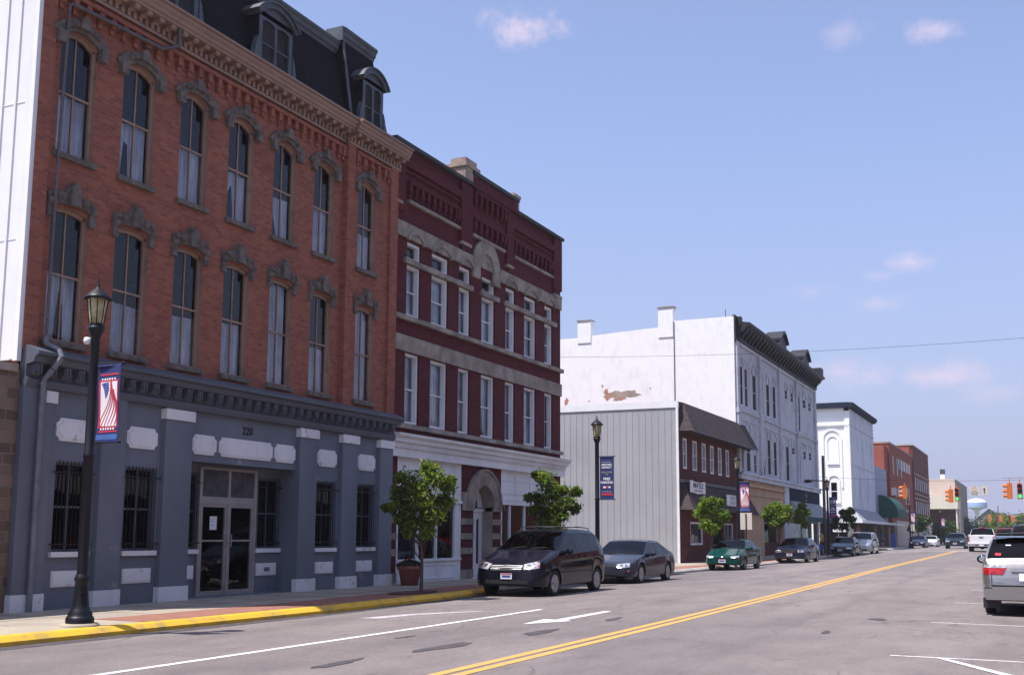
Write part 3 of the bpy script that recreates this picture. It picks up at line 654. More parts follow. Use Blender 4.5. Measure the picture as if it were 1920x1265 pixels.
bc.build('belt_cornice', 'paint_blue_dark', B1)
for a, b in piers: ft = MB(); ft.box(BLX-.002, BLX+.15, a-.03, b+.03, .12, .46); ft.build('pier_base', 'paint_white', B1)
for a, b in piers[2:]+[(14.98, 15.19)]: ft = MB(); ft.box(BLX-.002, BLX+.16, a-.03, b+.03, 4.0, 4.22); ft.build('pier_cap', 'paint_white', B1)
def notched(a, b, z0, z1, r=.09):
    P = []
    for (cy, cz, t) in ((a, z0, 0), (b, z0, 90), (b, z1, 180), (a, z1, 270)):
        for k in range(5):
            an = rad(t+90-90*k/4); P.append((cy+r*math.cos(an), cz+r*math.sin(an)))
    return P
pl = [(15.34, 16.24), (17.16, 18.04), (19.10, 19.92), (20.02, 21.98), (22.06, 22.90), (23.84, 24.74), (25.74, 26.64)]
for a, b in pl:
    q = MB(); q.prism(notched(a, b, 3.32, 3.76), 'x', BLX-.02, BLX+.035); q.prism(notched(a+.05, b-.05, 3.37, 3.71), 'x', BLX, BLX+.05); q.build('plaque', 'paint_white', B1)
for a, b in wins+[(22.08, 22.92), (19.35, 19.90)]:
    xw = BLX if b < 19.1 or a > 23 else rx
    q = MB(); q.box(xw-.02, xw+.03, a+.02, b-.04, .56, .86); q.box(xw, xw+.045, a+.05, b-.07, .59, .83); q.build('panel', 'paint_white', B1)
    o = window(B1, a, b, 1.22, 2.92, xw-.14 if xw == BLX else xw-.09, 'paint_blue_dark', 'car_glass_dark', 0, True, True, .05, 0, (xw+.08, .10, 'paint_white', .06), railz=.5)
    q = MB()
    for k in range(9): y = a+.04+(b-a-.08)*k/8; q.box(xw+.05, xw+.064, y-.005, y+.005, 1.24, 2.95)
    for z in (1.36, 2.72): q.box(xw+.045, xw+.07, a-.10, b+.10, z-.012, z+.012)
    q.build('iron_grille', 'metal_black', B1)
q = MB(); q.box(rx+.045, rx+.05, 22.38, 22.60, .66, .76); q.build('letter_slot', 'pipe_grey', B1)
# door set
d = MB(); DX = rx-.02
for a, b in ((19.93, 20.02), (20.92, 21.00), (21.89, 21.98)): d.box(DX, DX+.09, a, b, .16, 3.10)
for z0_, z1_ in ((2.26, 2.42), (3.04, 3.10)): d.box(DX, DX+.087, 20.02, 20.92, z0_, z1_); d.box(DX, DX+.087, 21.00, 21.89, z0_, z1_)
for a, b in ((20.02, 20.92), (21.00, 21.89)):
    d.box(DX+.01, DX+.07, a, a+.06, .17, 2.26); d.box(DX+.01, DX+.07, b-.06, b, .17, 2.26); d.box(DX+.01, DX+.068, a+.06, b-.06, .17, .27); d.box(DX+.01, DX+.068, a+.06, b-.06, 2.18, 2.26); d.box(DX+.01, DX+.06, a+.06, b-.06, 1.39, 1.43)
D = d.build('door_frame', 'aluminium', B1)
q = MB(); q.box(DX+.03, DX+.036, 20.02, 21.89, .2, 2.2); q.build('door_glass', 'pane_old', D)
q = MB(); q.box(DX+.03, DX+.036, 20.02, 21.89, 2.42, 3.04); q.build('transom_panel', 'interior_grey', D)
for y in (20.88, 21.04): q = MB(); q.tube([(DX+.07, y, 1.28), (DX+.13, y, 1.28), (DX+.13, y, 1.54), (DX+.07, y, 1.54)], .012); q.build('handle', 'aluminium', D)
q = MB(); q.box(rx-1.2, rx-1.19, 19.3, 22.9, .1, 3.3); q.build('entrance_interior', 'room_dark', B1)
q = MB(); q.box(DX+.038, DX+.042, 20.36, 20.60, 1.66, 1.97); P_ = q.build('paper_notice', 'sign_white', B1)
q = MB()
for k, z in enumerate((1.91, 1.85, 1.76)): q.box(DX+.0425, DX+.0435, 20.40, 20.56-.02*k, z, z+.012)
q.build('printing', 'ink_grey', P_)
text('220', .26, 'ink_black', (BLX+.006, 21.03, 3.97), 'x', B1, 'house_number', .008, .004)
# downpipe
q = MB(); r = .055
q.tube([(FX+.12, 15.05, 11.95), (FX+.12, 14.98, 11.9), (FX+.12, 14.92, 9), (FX+.12, 14.90, 5.2)], .030, 8)
q.tube([(FX+.12, 15.05, 11.95), (FX+.16, 17.5, 12.02), (FX+.30, 17.85, 12.2), (FX+.30, 17.85, 12.6)], .045, 10)
q.build('upper_downpipe', 'pipe_dark', B1); q = MB()
q.tube([(FX+.12, 14.90, 5.25), (FX+.12, 14.90, 5.1), (FX+.42, 14.95, 4.98), (FX+.5, 14.95, 4.82), (FX+.40, 14.85, 4.60), (FX+.24, 14.80, 4.40), (FX+.22, 14.80, 4.0), (FX+.22, 14.80, .15)], r, 10)
for z in (1.9, 4.3): q.cyl((FX+(.22 if z < 5 else .12), 14.80 if z < 4.5 else 14.93, z), (FX+(.22 if z < 5 else .12), 14.80 if z < 4.5 else 14.93, z+.05), r*1.25)
q.build('downpipe', 'pipe_grey', B1)

# ------------------------------------------------------------------ low brown brick neighbour on the left
B0 = thing('low_brick_building', 'low brown brick building at the left edge below the white siding', 'building', (-25, 5, .1))
q = MB(); facade(q, -16.87, -12, y0-.01, .1, 4.55, [(2, 8, .8, 3)], .2); shell(q, -16.87, -36, -12, y0-.01, .1, 4.5, 0); q.build('wall', 'brick_brown', B0)
q = MB(); q.box(-36, -16.80, -12.05, y0-.11, 4.5, 4.64); q.build('coping', 'stone_grey', B0)
window(B0, 2, 8, .8, 3, -17.1, 'aluminium', 'shop_glass', rail=False)

# ------------------------------------------------------------------ maroon brick building
B2 = thing('maroon_brick_building', 'maroon brick building with tan stone bands and a white storefront cornice', 'building', (-25, 34, .1))
X2 = -17.0; a0, a1 = 27.46, 40.45
U = [(28.42, 29.26), (29.95, 31.06), (31.80, 32.62), (33.46, 34.50), (35.36, 36.18), (36.98, 38.06), (38.86, 39.66)]
q = MB(); H = []
for a, b in U: H += [(a, b, 8.14, 9.72), (a, b, 9.88, 10.44), (a, b, 4.86, 7.0)]
facade(q, X2, a0, a1, 4.4, 13.35, H, .26)
q.quad((X2, 32.5, 13.35), (X2, 36.1, 13.35), (X2, 36.1, 13.75), (X2, 32.5, 13.75))
shell(q, X2-.004, -36, a0+.01, a1, .1, 13.3)
for (a, b, zt, zb) in ((28.35, 31.66, 12.22, 11.80), (32.7, 35.2, 13.2, 12.72), (32.7, 35.2, 12.24, 11.82), (35.95, 39.5, 12.22, 11.80)): corbels(q, X2, a, b, zt+.08, zb, .36, .16, .12)
for (a, b) in ((27.5, 28.1), (31.75, 32.55), (35.3, 35.85), (39.6, 40.4)): q.box(X2-.05, X2+.10, a, b, 11.25, 13.30); q.box(X2-.05, X2+.06, a+.1, b-.1, 11.0, 11.25)
q.box(X2-.05, X2+.14, 32.52, 36.08, 13.32, 13.72)
q.box(X2-.05, X2+.06, 28.1, 31.75, 12.55, 12.62); q.box(X2-.05, X2+.09, 28.1, 31.75, 12.72, 13.0); q.box(X2-.05, X2+.06, 35.86, 39.6, 12.55, 12.62); q.box(X2-.05, X2+.09, 35.86, 39.6, 12.72, 13.0)
q.build('wall', 'brick_maroon', B2)
q = MB(); q.box(X2-.4, X2+.16, a0, 32.5, 13.35, 13.46); q.box(X2-.4, X2+.20, 32.48, 36.12, 13.75, 13.88); q.box(X2-.4, X2+.16, 36.1, a1+.06, 13.35, 13.46)
q.build('coping', 'roof_dark', B2)
for a, b, z in ((31.95, 32.9, 13.88), (35.75, 36.25, 13.88)):
    q = MB(); q.box(X2-.55, X2+.12, a, b, z-.42, z+.02); q.box(X2-.60, X2+.17, a-.05, b+.05, z+.02, z+.14); q.box(X2-.5, X2+.08, a+.08, b-.06, z+.14, z+.36 if a < 33 else z+.2); q.build('parapet_block', 'stone_tan', B2)
st = MB()
ya_, yb_ = 32.72, 34.70; yc = 33.72
for (a, b) in ((a0+.02, ya_), (yb_+.1, a1)): st.box(X2-.05, X2+.07, a, b, 10.5, 10.96)
st.band(yc, 10.72, .52, 1.02, 0, math.pi, X2-.05, X2+.09, 18)
st.band(yc, 10.72, .0, .53, 0, math.pi, X2-.03, X2+.02, 14)
for k in range(7):
    an = math.pi*(k+.5)/7; st.lathe([(0, .05), (.07, .03), (.1, 0)], (X2+.02, yc+.3*math.cos(an), 10.74+.3*math.sin(an)), 6, ax='x')
st.box(X2-.05, X2+.08, ya_-.02, ya_+.50, 10.25, 10.72); st.box(X2-.05, X2+.08, yb_-.46, yb_+.08, 10.25, 10.72)
for a, b in U:
    if abs((a+b)/2-yc) > 1:
        y_, z_, R, t0, t1 = arcinfo(a-.12, b+.12, 10.80, .32); st.band(y_, z_, R-.10, R+.02, t0, t1, X2+.03, X2+.12, 10)
st.box(X2-.05, X2+.07, a0+.02, a1, 7.02, 7.50)
for i in range(9): y = a0+.7+i*1.42; st.box(X2+.068, X2+.073, y, y+.02, 7.02, 7.5)
st.box(X2-.05, X2+.14, a0+.02, a1+.05, 7.96, 8.10); st.box(X2-.05, X2+.12, a0+.02, a1+.05, 4.70, 4.83)
for a, b in ((28.2, 32.66), (33.3, 34.7), (35.2, 39.9)): st.box(X2-.24, X2+.10, a, b, 9.72, 9.88)
for a, b, z in ((28.35, 31.7, 11.66), (32.65, 35.15, 11.68), (35.95, 39.55, 11.68), (27.5, 27.95, 11.5), (31.75, 32.5, 11.22), (35.3, 35.85, 11.22), (39.6, 40.4, 11.0)): st.box(X2-.05, X2+.11, a, b, z-.05, z+.05)
st.build('stone_bands', 'stone_grey', B2)
for a, b in U:
    window(B2, a, b, 4.86, 7.0, X2-.24, 'trim_white', 'pane_glass', 0, True, False, .08, .97, None, fd=.18)
    window(B2, a, b, 8.14, 9.72, X2-.24, 'trim_white', 'pane_glass', 0, True, False, .08, .97, None, fd=.18)
    window(B2, a, b, 9.88, 10.44, X2-.24, 'trim_white', 'pane_glass', 0, False, False, .09, 0, None, name='transom_window', fd=.18)
wc = MB(); wc.prism([(X2-.1, 3.84), (X2+.16, 3.84), (X2+.16, 4.06), (X2+.20, 4.10), (X2+.22, 4.22), (X2+.32, 4.26), (X2+.34, 4.36), (X2+.44, 4.42), (X2+.46, 4.50), (X2-.1, 4.56)], 'y', a0+.02, a1+.10)
for i in range(int((a1-a0)/.13)): y = a0+.05+i*.13; wc.box(X2+.19, X2+.25, y, y+.06, 4.10, 4.17)
wc.build('storefront_cornice', 'trim_white', B2)
# ground floor: striped brick and stone piers, arch, two shop windows
gf = MB(); dx0, dx1 = 32.15, 35.10; YD = 33.72
facade(gf, X2, dx0, dx1, .1, 3.84, [(33.0, 34.44, .1, 3.22, .715)], .5, 0, 1)
for a, b in ((a0+.02, 28.10), (39.8, a1)): gf.box(X2-.3, X2, a, b, .1, 3.84)
gf.build('entrance_bay', ['brick_maroon', 'stone_grey'], B2)
sb = MB()
for a, b in ((a0+.02, 28.10), (dx0, 33.0), (34.44, dx1), (39.8, a1)):
    sc_ = MB()
    for z in (.1, .95, 1.42, 1.90, 2.36): sc_.box(X2-.28, X2+.03, a+.002, b-.002, z, z+(.35 if z < .2 else .20))
    sc_.build('stone_courses', 'stone_grey', B2)
sb.band(YD, 2.50, .72, 1.22, 0, math.pi, X2-.3, X2+.08, 20)
sb.box(X2-.28, X2+.06, dx0+.002, 33.0, 2.36, 2.60); sb.box(X2-.28, X2+.06, 34.44, dx1-.002, 2.36, 2.60); sb.box(X2-.2, X2+.05, dx0+.002, 32.6, 2.60, 2.95); sb.box(X2-.2, X2+.05, 34.9, dx1-.002, 2.60, 2.95)
for k in range(9): an = math.pi*(k+.5)/9; sb.box(X2+.07, X2+.083, YD+.97*math.cos(an)-.008, YD+.97*math.cos(an)+.008, 2.5+.97*math.sin(an)-.12, 2.5+.97*math.sin(an)+.12)
sb.band(YD, 2.50, 1.20, 1.28, 0, math.pi, X2-.02, X2+.12, 20)
sb.build('entrance_arch', 'stone_grey', B2)
dr = MB(); xd = X2-.45
dr.box(xd, xd+.05, 33.0, 33.2, .2, 2.45); dr.box(xd, xd+.05, 33.44, 34.0, .2, 2.45); dr.box(xd, xd+.05, 34.2, 34.44, .2, 2.45); dr.box(xd, xd+.09, 33.0, 34.44, 2.34, 2.46)
dr.box(xd, xd+.048, 33.2, 33.44, .2, .5); dr.box(xd, xd+.048, 33.2, 33.44, 2.1, 2.34); dr.box(xd, xd+.048, 34.0, 34.2, .2, .6); dr.box(xd, xd+.048, 34.0, 34.2, 2.1, 2.34)
dr.band(YD, 2.5, .40, .72, 0, math.pi, xd, xd+.05, 14); dr.box(X2-.5, X2+.3, 32.9, 34.5, .1, .18)
DD = dr.build('door', 'trim_white', B2); q = MB(); q.box(xd+.015, xd+.02, 33.0, 34.44, .2, 3.2); q.build('pane', 'car_glass', DD)
def shopfront(a, b, z0, z1, zt, divs, mirror=False):
    s = MB(); x = X2-.06
    s.box(x-.1, x+.02, a, b, z1, zt); s.box(x-.1, x+.10, a, b, z1-.04, z1+.05); s.box(x-.1, x+.05, a, b, z1+.12, z1+.20)
    s.box(x-.1, x+.02, a, b, .1, z0); s.box(x-.1, x+.08, a-.0, b, z0-.06, z0+.02)
    for k in range(3): u = a+.15+(b-a-.3)*k/3; v = u+(b-a-.3)/3-.12; s.box(x, x+.04, u, v, .22, .26); s.box(x, x+.04, u, v, z0-.20, z0-.16); s.box(x, x+.04, u, u+.04, .26, z0-.2); s.box(x, x+.04, v-.04, v, .26, z0-.2)
    for y in divs: s.box(x-.1, x+.04, y-.045, y+.045, z0+.02, z1-.04)
    s.box(x-.1, x+.045, a, a+.12, z0, zt); s.box(x-.1, x+.045, b-.42 if not mirror else b-.12, b, .12, zt)
    o = s.build('shopfront', 'trim_white', B2)
    t = MB(); t.quad((x-.03, a, z0), (x-.03, b, z0), (x-.03, b, z1), (x-.03, a, z1)); t.build('pane', 'shop_glass', o)
    t = MB(); t.box(x-2.2, x-2.1, a, b, .1, z1+.3); t.box(x-1.2, x-.7, a+.5, a+1.5, .5, 1.2); t.box(x-1.2, x-.8, b-1.9, b-1.2, .5, 1.6); t.build('shop_interior', 'interior_grey', o)
    return o
S1 = shopfront(28.10, dx0, .82, 2.60, 3.84, (29.4, 30.55))
text('Serenb', .50, 'ink_green', (X2-.035, 29.15, 3.42), 'x', S1, 'lettering', .004, .004)
text('gifts', .17, 'ink_grey', (X2-.035, 31.25, 3.20), 'x', S1, 'lettering', .004); text('home', .15, 'ink_grey', (X2-.035, 31.25, 3.0), 'x', S1, 'lettering', .004)
shopfront(dx1, 39.8, .82, 2.66, 3.84, (35.9, 37.15, 38.5), True)
q = MB()
for z in (3.0, 3.45): q.box(X2-.05, X2-.02, 35.3, 39.6, z, z+.02)
for y in (36.3, 37.6, 38.8): q.box(X2-.05, X2-.02, y, y+.025, 2.95, 3.7)
q.build('fascia_battens', 'canvas_white', B2)
q = MB()
random.seed(3)
for i in range(26): z = 4.0+i*.36+random.random()*.1; q.box(X2+.01, X2+.05, a0-.03, a0+.03, z, z+.08)
q.build('mortar_drips', 'cloth_white', B2)

# ------------------------------------------------------------------ grey metal sided building with shingled mansard
B3 = thing('metal_sided_building', 'low building with grey metal side wall and brown shingled mansard over brick', 'building', (-25, 63, .15))
X3 = -17.0; g0, g1 = 56.45, 70.9
q = MB(); q.box(-36, X3-.02, g0, g0+.1, .1, 8.28)
for i in range(50): x = X3-.36-i*.36; q.box(x-.022, x, g0-.016, g0+.002, .12, 8.26)
q.build('siding', 'siding_grey', B3)
q = MB(); q.box(-36, X3+.03, g0-.05, g0+.14, 8.28, 8.62); q.box(X3-.10, X3+.03, g0-.045, g0+.02, .12, 8.28); q.build('white_trim', 'siding_trim', B3)
UW = [(57.30, 58.05), (59.12, 60.02), (60.98, 61.86), (62.74, 63.55), (64.49, 65.32), (66.29, 67.10)]
q = MB(); facade(q, X3, g0+.02, g1, .1, 7.3, [(a, b, 5.10, 6.74) for a, b in UW]+[(58.5, 60.9, 1.06, 2.30), (62.9, 65.2, .1, 2.5), (65.7, 67.7, 1.2, 2.3)], .12); q.quad((-36, g1, .1), (-36, g1, 7.3), (X3, g1, 7.3), (X3, g1, .1)); q.quad((-36, g0, 8.3), (X3-.3, g0, 8.3), (X3-.3, g1, 8.3), (-36, g1, 8.3))
q.box(X3, X3+.10, g0+.1, 62.8, .1, .98); q.build('wall', 'brick_darkbrown', B3)
for a, b in UW: window(B3, a, b, 5.10, 6.74, X3-.10, 'trim_white', 'pane_glass', 0, True, False, .10, 0, None)
window(B3, 58.5, 60.9, 1.06, 2.30, X3-.1, 'trim_white', 'pane_glass', 0, False, False, .10, 0, None); window(B3, 65.7, 67.7, 1.2, 2.3, X3-.1, 'trim_white', 'pane_glass', 0, False, True, .08, 0, None)
q = MB(); q.quad((X3-.8, 62.9, .1), (X3-.8, 65.2, .1), (X3-.8, 65.2, 2.5), (X3-.8, 62.9, 2.5)); q.build('entrance', 'room_dark', B3)
def hiproof(name, zt, zb, out, inn):
    m_ = MB(); m_.quad((X3+out, g0+.0, zb), (X3+out, g1+.4, zb), (X3+inn, g1, zt), (X3+inn, g0+.55, zt)); m_.quad((X3-.02, g0-.01, zb), (X3+out, g0, zb), (X3+inn, g0+.55, zt), (X3-.02, g0-.01, zt))
    m_.quad((X3+out, g1+.4, zb), (X3-.02, g1+.4, zb), (X3-.02, g1+.2, zt), (X3+inn, g1, zt)); m_.quad((X3-.02, g0, zb), (X3-.02, g1+.4, zb), (X3+out, g1+.4, zb), (X3+out, g0, zb)); m_.quad((X3+inn, g0+.55, zt), (X3+inn, g1, zt), (X3-.3, g1, zt), (X3-.3, g0, zt))
    m_.build(name, 'shingle_brown', B3)
hiproof('mansard_roof', 8.60, 7.05, .85, .12); hiproof('lower_awning', 4.32, 2.92, .80, .10)
q = MB(); q.box(X3, X3+.16, g0+.05, g1, 4.34, 4.50); q.box(X3+.80, X3+.87, g0, g1+.4, 6.98, 7.06); q.build('gutter', 'dormer_paint', B3)

# ------------------------------------------------------------------ big white brick building
B4 = thing('white_brick_building', 'tall white painted brick building with black bracketed cornice and bare side wall', 'building', (-25, 83, .2))
X4 = -17.0; h0, h1 = 69.0, 96.9
q = MB(); q.box(-36, X4-.30, h0, h0+.05, .1, 14.8)
q.quad((-21, h0-.003, 14.7), (X4, h0-.003, 14.7), (X4, h0-.003, 15.46), (-21, h0-.003, 15.46))
q.prism([(-21.0, 14.8), (-17.0, 14.8), (-17.0, 15.46), (-21.0, 15.38)], 'y', h0+.002, h0+.35)
q.prism([(-27.7, 14.7), (-22.0, 14.7), (-22.0, 15.10), (-25, 14.98), (-26.7, 14.88), (-27.7, 14.78)], 'y', h0+.003, h0+.35)
q.quad((-36, h0-.002, .1), (X4-.002, h0-.002, .1), (X4-.002, h0-.002, 14.8), (-36, h0-.002, 14.8))
for a, b, z in ((-22.0, -21.0, 16.36), (-27.7, -26.75, 15.92)): q.box(a, b, h0-.05, h0+.55, 14.4, z)
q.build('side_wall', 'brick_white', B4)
q = MB(); q.box(-20.97, -20.93, h0-.06, h0-.002, 8.5, 15.4); q.build('downpipe', 'pipe_grey', B4)
q = MB(); q.box(-22.06, -20.94, h0-.1, h0+.6, 16.36, 16.44); q.box(-27.76, -26.69, h0-.1, h0+.6, 15.92, 15.98); q.build('chimney_cap', 'stone_grey', B4)
def blob(cx, cz, rx, rz, seed, n=34):
    random.seed(seed); ph = [random.random()*6.28 for _ in range(5)]
    return [(cx+rx*math.cos(t)*k_, cz+rz*math.sin(t)*k_) for t in [6.2832*i/n for i in range(n)] for k_ in [1+.22*math.sin(2*t+ph[0])+.16*math.sin(5*t+ph[1])+.10*math.sin(9*t+ph[2])+.07*math.sin(15*t+ph[3])]]
q = MB(); q.prism(blob(-24.55, 10.78, .98, .30, 3), 'y', h0-.008, h0-.0025); q.build('bare_render', 'stone_tan', B4)
for i, (x, z, rx_, rz_) in enumerate(((-25.55, 10.72, .26, .22), (-25.70, 11.02, .12, .22), (-24.75, 10.50, .42, .09), (-28.55, 10.5, .15, .20), (-25.95, 11.42, .07, .08), (-26.9, 10.45, .05, .05), (-22.6, 11.1, .06, .04))):
    q = MB(); q.prism(blob(x, z, rx_, rz_, 20+i), 'y', h0-.014, h0-.0085); q.build('bare_brick', 'brick_peel', B4)
WF = [(70.0, 70.9, 9.95, 12.42), (71.5, 72.3, 9.95, 12.42), (73.7, 74.8, 9.95, 12.3), (76.1, 76.9, 9.95, 12.2), (77.9, 78.8, 9.95, 12.2), (80.0, 80.9, 10.0, 12.3), (84.3, 85.2, 11.9, 12.55), (86.5, 87.4, 11.9, 12.6), (89.3, 90.1, 9.85, 12.6), (91.4, 92.6, 11.95, 12.6), (93.9, 94.9, 11.95, 12.6)]
WS = [(69.95, 70.6, 5.8, 8.0), (71.65, 72.7, 5.75, 8.2), (73.7, 74.4, 5.75, 6.9), (76.4, 77.0, 5.75, 6.3), (77.9, 78.8, 5.85, 8.25), (79.9, 80.8, 5.85, 8.25), (82.6, 83.0, 5.85, 7.9), (84.2, 85.2, 5.70, 8.25), (86.4, 87.5, 7.85, 8.3), (89.3, 89.8, 5.7, 8.3), (91.1, 92.1, 7.75, 8.35), (93.5, 94.6, 7.8, 8.4)]
q = MB(); facade(q, X4, h0+.004, h1, 5.2, 14.1, WF+WS, .07)
q.quad((X4, h1, 3), (-36, h1, 3), (-36, h1, 14.8), (X4, h1, 14.8)); q.quad((-36, h0, 14.6), (X4-.3, h0, 14.6), (X4-.3, h1, 14.6), (-36, h1, 14.6))
for y in (69.1, 75.4, 81.8, 88.2, 96.2): q.box(X4-.05, X4+.16, y, y+.6, 5.3, 13.9); q.box(X4-.05, X4+.22, y-.06, y+.66, 9.3, 9.62)
for a, b in ((69.7, 75.4), (76, 81.8), (82.4, 88.2), (88.8, 96.2)):
    q.box(X4-.05, X4+.12, a, b, 9.50, 9.64); q.box(X4-.05, X4+.10, a, b, 13.72, 13.95); q.box(X4-.05, X4+.06, a, b, 8.95, 9.05)
    n = 3 if b-a < 7 else 4
    
    for i in range(n):
        pass
for W_ in (WF, WS):
    for a, b, za, zb in W_: q.band((a+b)/2, zb+.06, (b-a)/2+.05, (b-a)/2+.17, 0, math.pi, X4-.02, X4+.07, 8)
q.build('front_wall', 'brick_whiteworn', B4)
for i, (a, b, za, zb) in enumerate(WF+WS):
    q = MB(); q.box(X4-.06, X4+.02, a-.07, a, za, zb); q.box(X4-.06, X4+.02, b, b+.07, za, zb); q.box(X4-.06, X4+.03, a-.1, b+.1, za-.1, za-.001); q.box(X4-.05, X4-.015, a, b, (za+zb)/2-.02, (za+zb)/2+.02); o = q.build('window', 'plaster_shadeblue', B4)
    q = MB(); q.quad((X4-.04, a, za), (X4-.04, b, za), (X4-.04, b, zb), (X4-.04, a, zb)); q.build('pane', 'room_dark', o)
q = MB()
prof = lambda x, z: [(x-.1, z), (x+.18, z), (x+.22, z+.35), (x+.38, z+.50), (x+.58, z+.65), (x+.66, z+.85), (x+.90, z+.93), (x+.93, z+1.08), (x-.1, z+1.25)]
q.prism(prof(X4, 14.0), 'y', h0+.5, h1+.2)
q.box(X4-.1, X4+.10, h0+.01, h0+.5, 13.8, 15.55)
for i in range(29): y = h0+.8+i*.93; q.prism([(X4+.15, 14.1), (X4+.3, 14.1), (X4+.42, 14.3), (X4+.70, 14.65), (X4+.70, 14.88), (X4+.15, 14.88)], 'y', y, y+.18)
for y in (80.8, 89.7):   # gabled hoods rising over the cornice
    q.prism([(y-2.2, 14.9), (y-1.4, 15.1), (y-1.1, 15.75), (y-.5, 16.15), (y, 16.3), (y+.5, 16.15), (y+1.1, 15.75), (y+1.4, 15.1), (y+2.2, 14.9)], 'x', X4-.1, X4+.70); q.prism([(y-1.35, 15.55), (y-.6, 16.05), (y, 16.2), (y+.6, 16.05), (y+1.35, 15.55), (y+1.35, 15.72), (y+.6, 16.25), (y, 16.42), (y-.6, 16.25), (y-1.35, 15.72)], 'x', X4-.35, X4+.88)
q.box(X4-.3, X4+.80, 95.9, h1+.15, 15.1, 15.8); q.box(X4-.3, X4+.35, h0+.45, h0+.9, 14.9, 15.5)
q.build('cornice', 'iron_dark', B4)
q = MB()
for y in (78.6, 87.8): q.box(X4-1.3, X4-.38, y-.02, y+.02, 15.2, 15.9)
q.box(X4-1.3, X4-.3, 95.7, 95.8, 15.2, 15.7); q.build('gable_back', 'plaster_white', B4)
q = MB(); q.cyl((-17.6, h0+.3, 15.4), (-17.6, h0+.3, 16.0), .03); q.build('vent_pipe', 'pipe_grey', B4)
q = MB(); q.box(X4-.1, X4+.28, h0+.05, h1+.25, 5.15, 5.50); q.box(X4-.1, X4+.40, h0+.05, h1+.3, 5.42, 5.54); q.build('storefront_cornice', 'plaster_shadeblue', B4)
q = MB()
facade(q, X4+.02, 70.6, 82.9, .1, 5.15, [(76.2, 82.6, .1, 2.95)], .6)
q.box(X4-.02, X4+.22, 70.8, 82.8, 4.72, 4.9); q.box(X4, X4+.12, 71, 82.6, 4.18, 4.26); q.box(X4, X4+.16, 71, 76.2, 2.96, 3.08); q.build('tan_storefront', 'tan_panel', B4)
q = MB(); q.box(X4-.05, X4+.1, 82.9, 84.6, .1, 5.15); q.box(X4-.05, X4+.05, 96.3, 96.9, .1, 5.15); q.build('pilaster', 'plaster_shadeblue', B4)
q = MB(); q.box(X4-.62, X4-.55, 76.2, 82.6, 1.1, 2.95); q.build('pane', 'car_glass_dark', B4)
q = MB(); q.box(X4-.62, X4-.40, 76.2, 82.6, .1, 1.1); q.build('bulkhead', 'brick_darkbrown', B4)
q = MB(); q.box(X4, X4+.14, 84.7, 97.0, 4.22, 5.14); o = q.build('fascia_sign', 'navy_trim', B4)
q = MB(); q.band(91.0, 4.80, .20, .25, .8, 5.4, X4+.15, X4+.16, 14); q.box(X4+.15, X4+.16, 90.6, 91.5, 4.36, 4.42); q.build('sign_logo', 'ink_grey', o)
text('Cafe', .42, 'ink_grey', (X4+.15, 91.2, 4.80), 'x', o, 'lettering')
q = MB(); q.quad((X4+.15, 84.7, 4.2), (X4+.15, 96.9, 4.2), (X4+1.45, 97.1, 3.0), (X4+1.45, 84.7, 3.0)); q.quad((X4+.1, 96.9, 2.7), (X4+.1, 96.9, 4.2), (X4+1.45, 97.1, 3.0), (X4+1.45, 97.1, 2.7)); q.quad((X4+.1, 84.7, 2.7), (X4+1.45, 84.7, 2.7), (X4+1.45, 84.7, 3.0), (X4+.15, 84.7, 4.2)); o = q.build('awning', 'grey_awning', B4)
q = MB(); q.box(X4+1.43, X4+1.47, 84.7, 97.1, 2.62, 3.0); q.build('valance', 'green_awning', o)
q = MB(); facade(q, X4, 84.6, 96.3, .1, 4.2, [(84.9, 93.3, .85, 2.6), (93.8, 96.2, .1, 2.6)], .3); q.build('shop_wall', 'plaster_shadeblue', B4)
q = MB(); q.quad((X4-.1, 84.9, .85), (X4-.1, 93.3, .85), (X4-.1, 93.3, 2.6), (X4-.1, 84.9, 2.6)); o = q.build('pane', 'shop_glass', B4)
q = MB(); q.box(X4-1.0, X4-.9, 84.6, 96.4, .2, 2.8); q.build('shop_interior', 'goods', o)
random.seed(5)
q = MB()
for i in range(26):
    y = 85.2+random.random()*8; z = 1.0+random.random()*1.1; q.box(X4-.45, X4-.3, y, y+.18+.2*random.random(), z, z+.3, random.choice((0, 0, 1, 2)))
q.build('window_display', ['cloth_red', 'cloth_white', 'shirt_yellow'], o)

# ------------------------------------------------------------------ white corner building across the side street
B5 = thing('white_corner_building', 'white corner building with blind arches and dark blue eaves beyond the side street', 'building', (-25, 125, .3))
X5 = -17.0; k0, k1 = 116.0, 134.2
q = MB(); q.quad((-36, k0, .1), (X5, k0, .1), (X5, k0, 14.5), (-36, k0, 14.5))
q.box(X5-.45, X5+.06, k0-.12, k0+.3, .1, 14.5); q.box(-20.6, -20.2, k0-.12, k0+.2, .1, 14.5)
q.box(-36, X5+.06, k0-.14, k0, 12.78, 12.95); q.box(-36, X5+.06, k0-.12, k0, 14.2, 14.5)
for i in range(24): x = X5-.1-i*.16; q.box(x-.08, x, k0-.16, k0-.12, 12.66, 12.80)
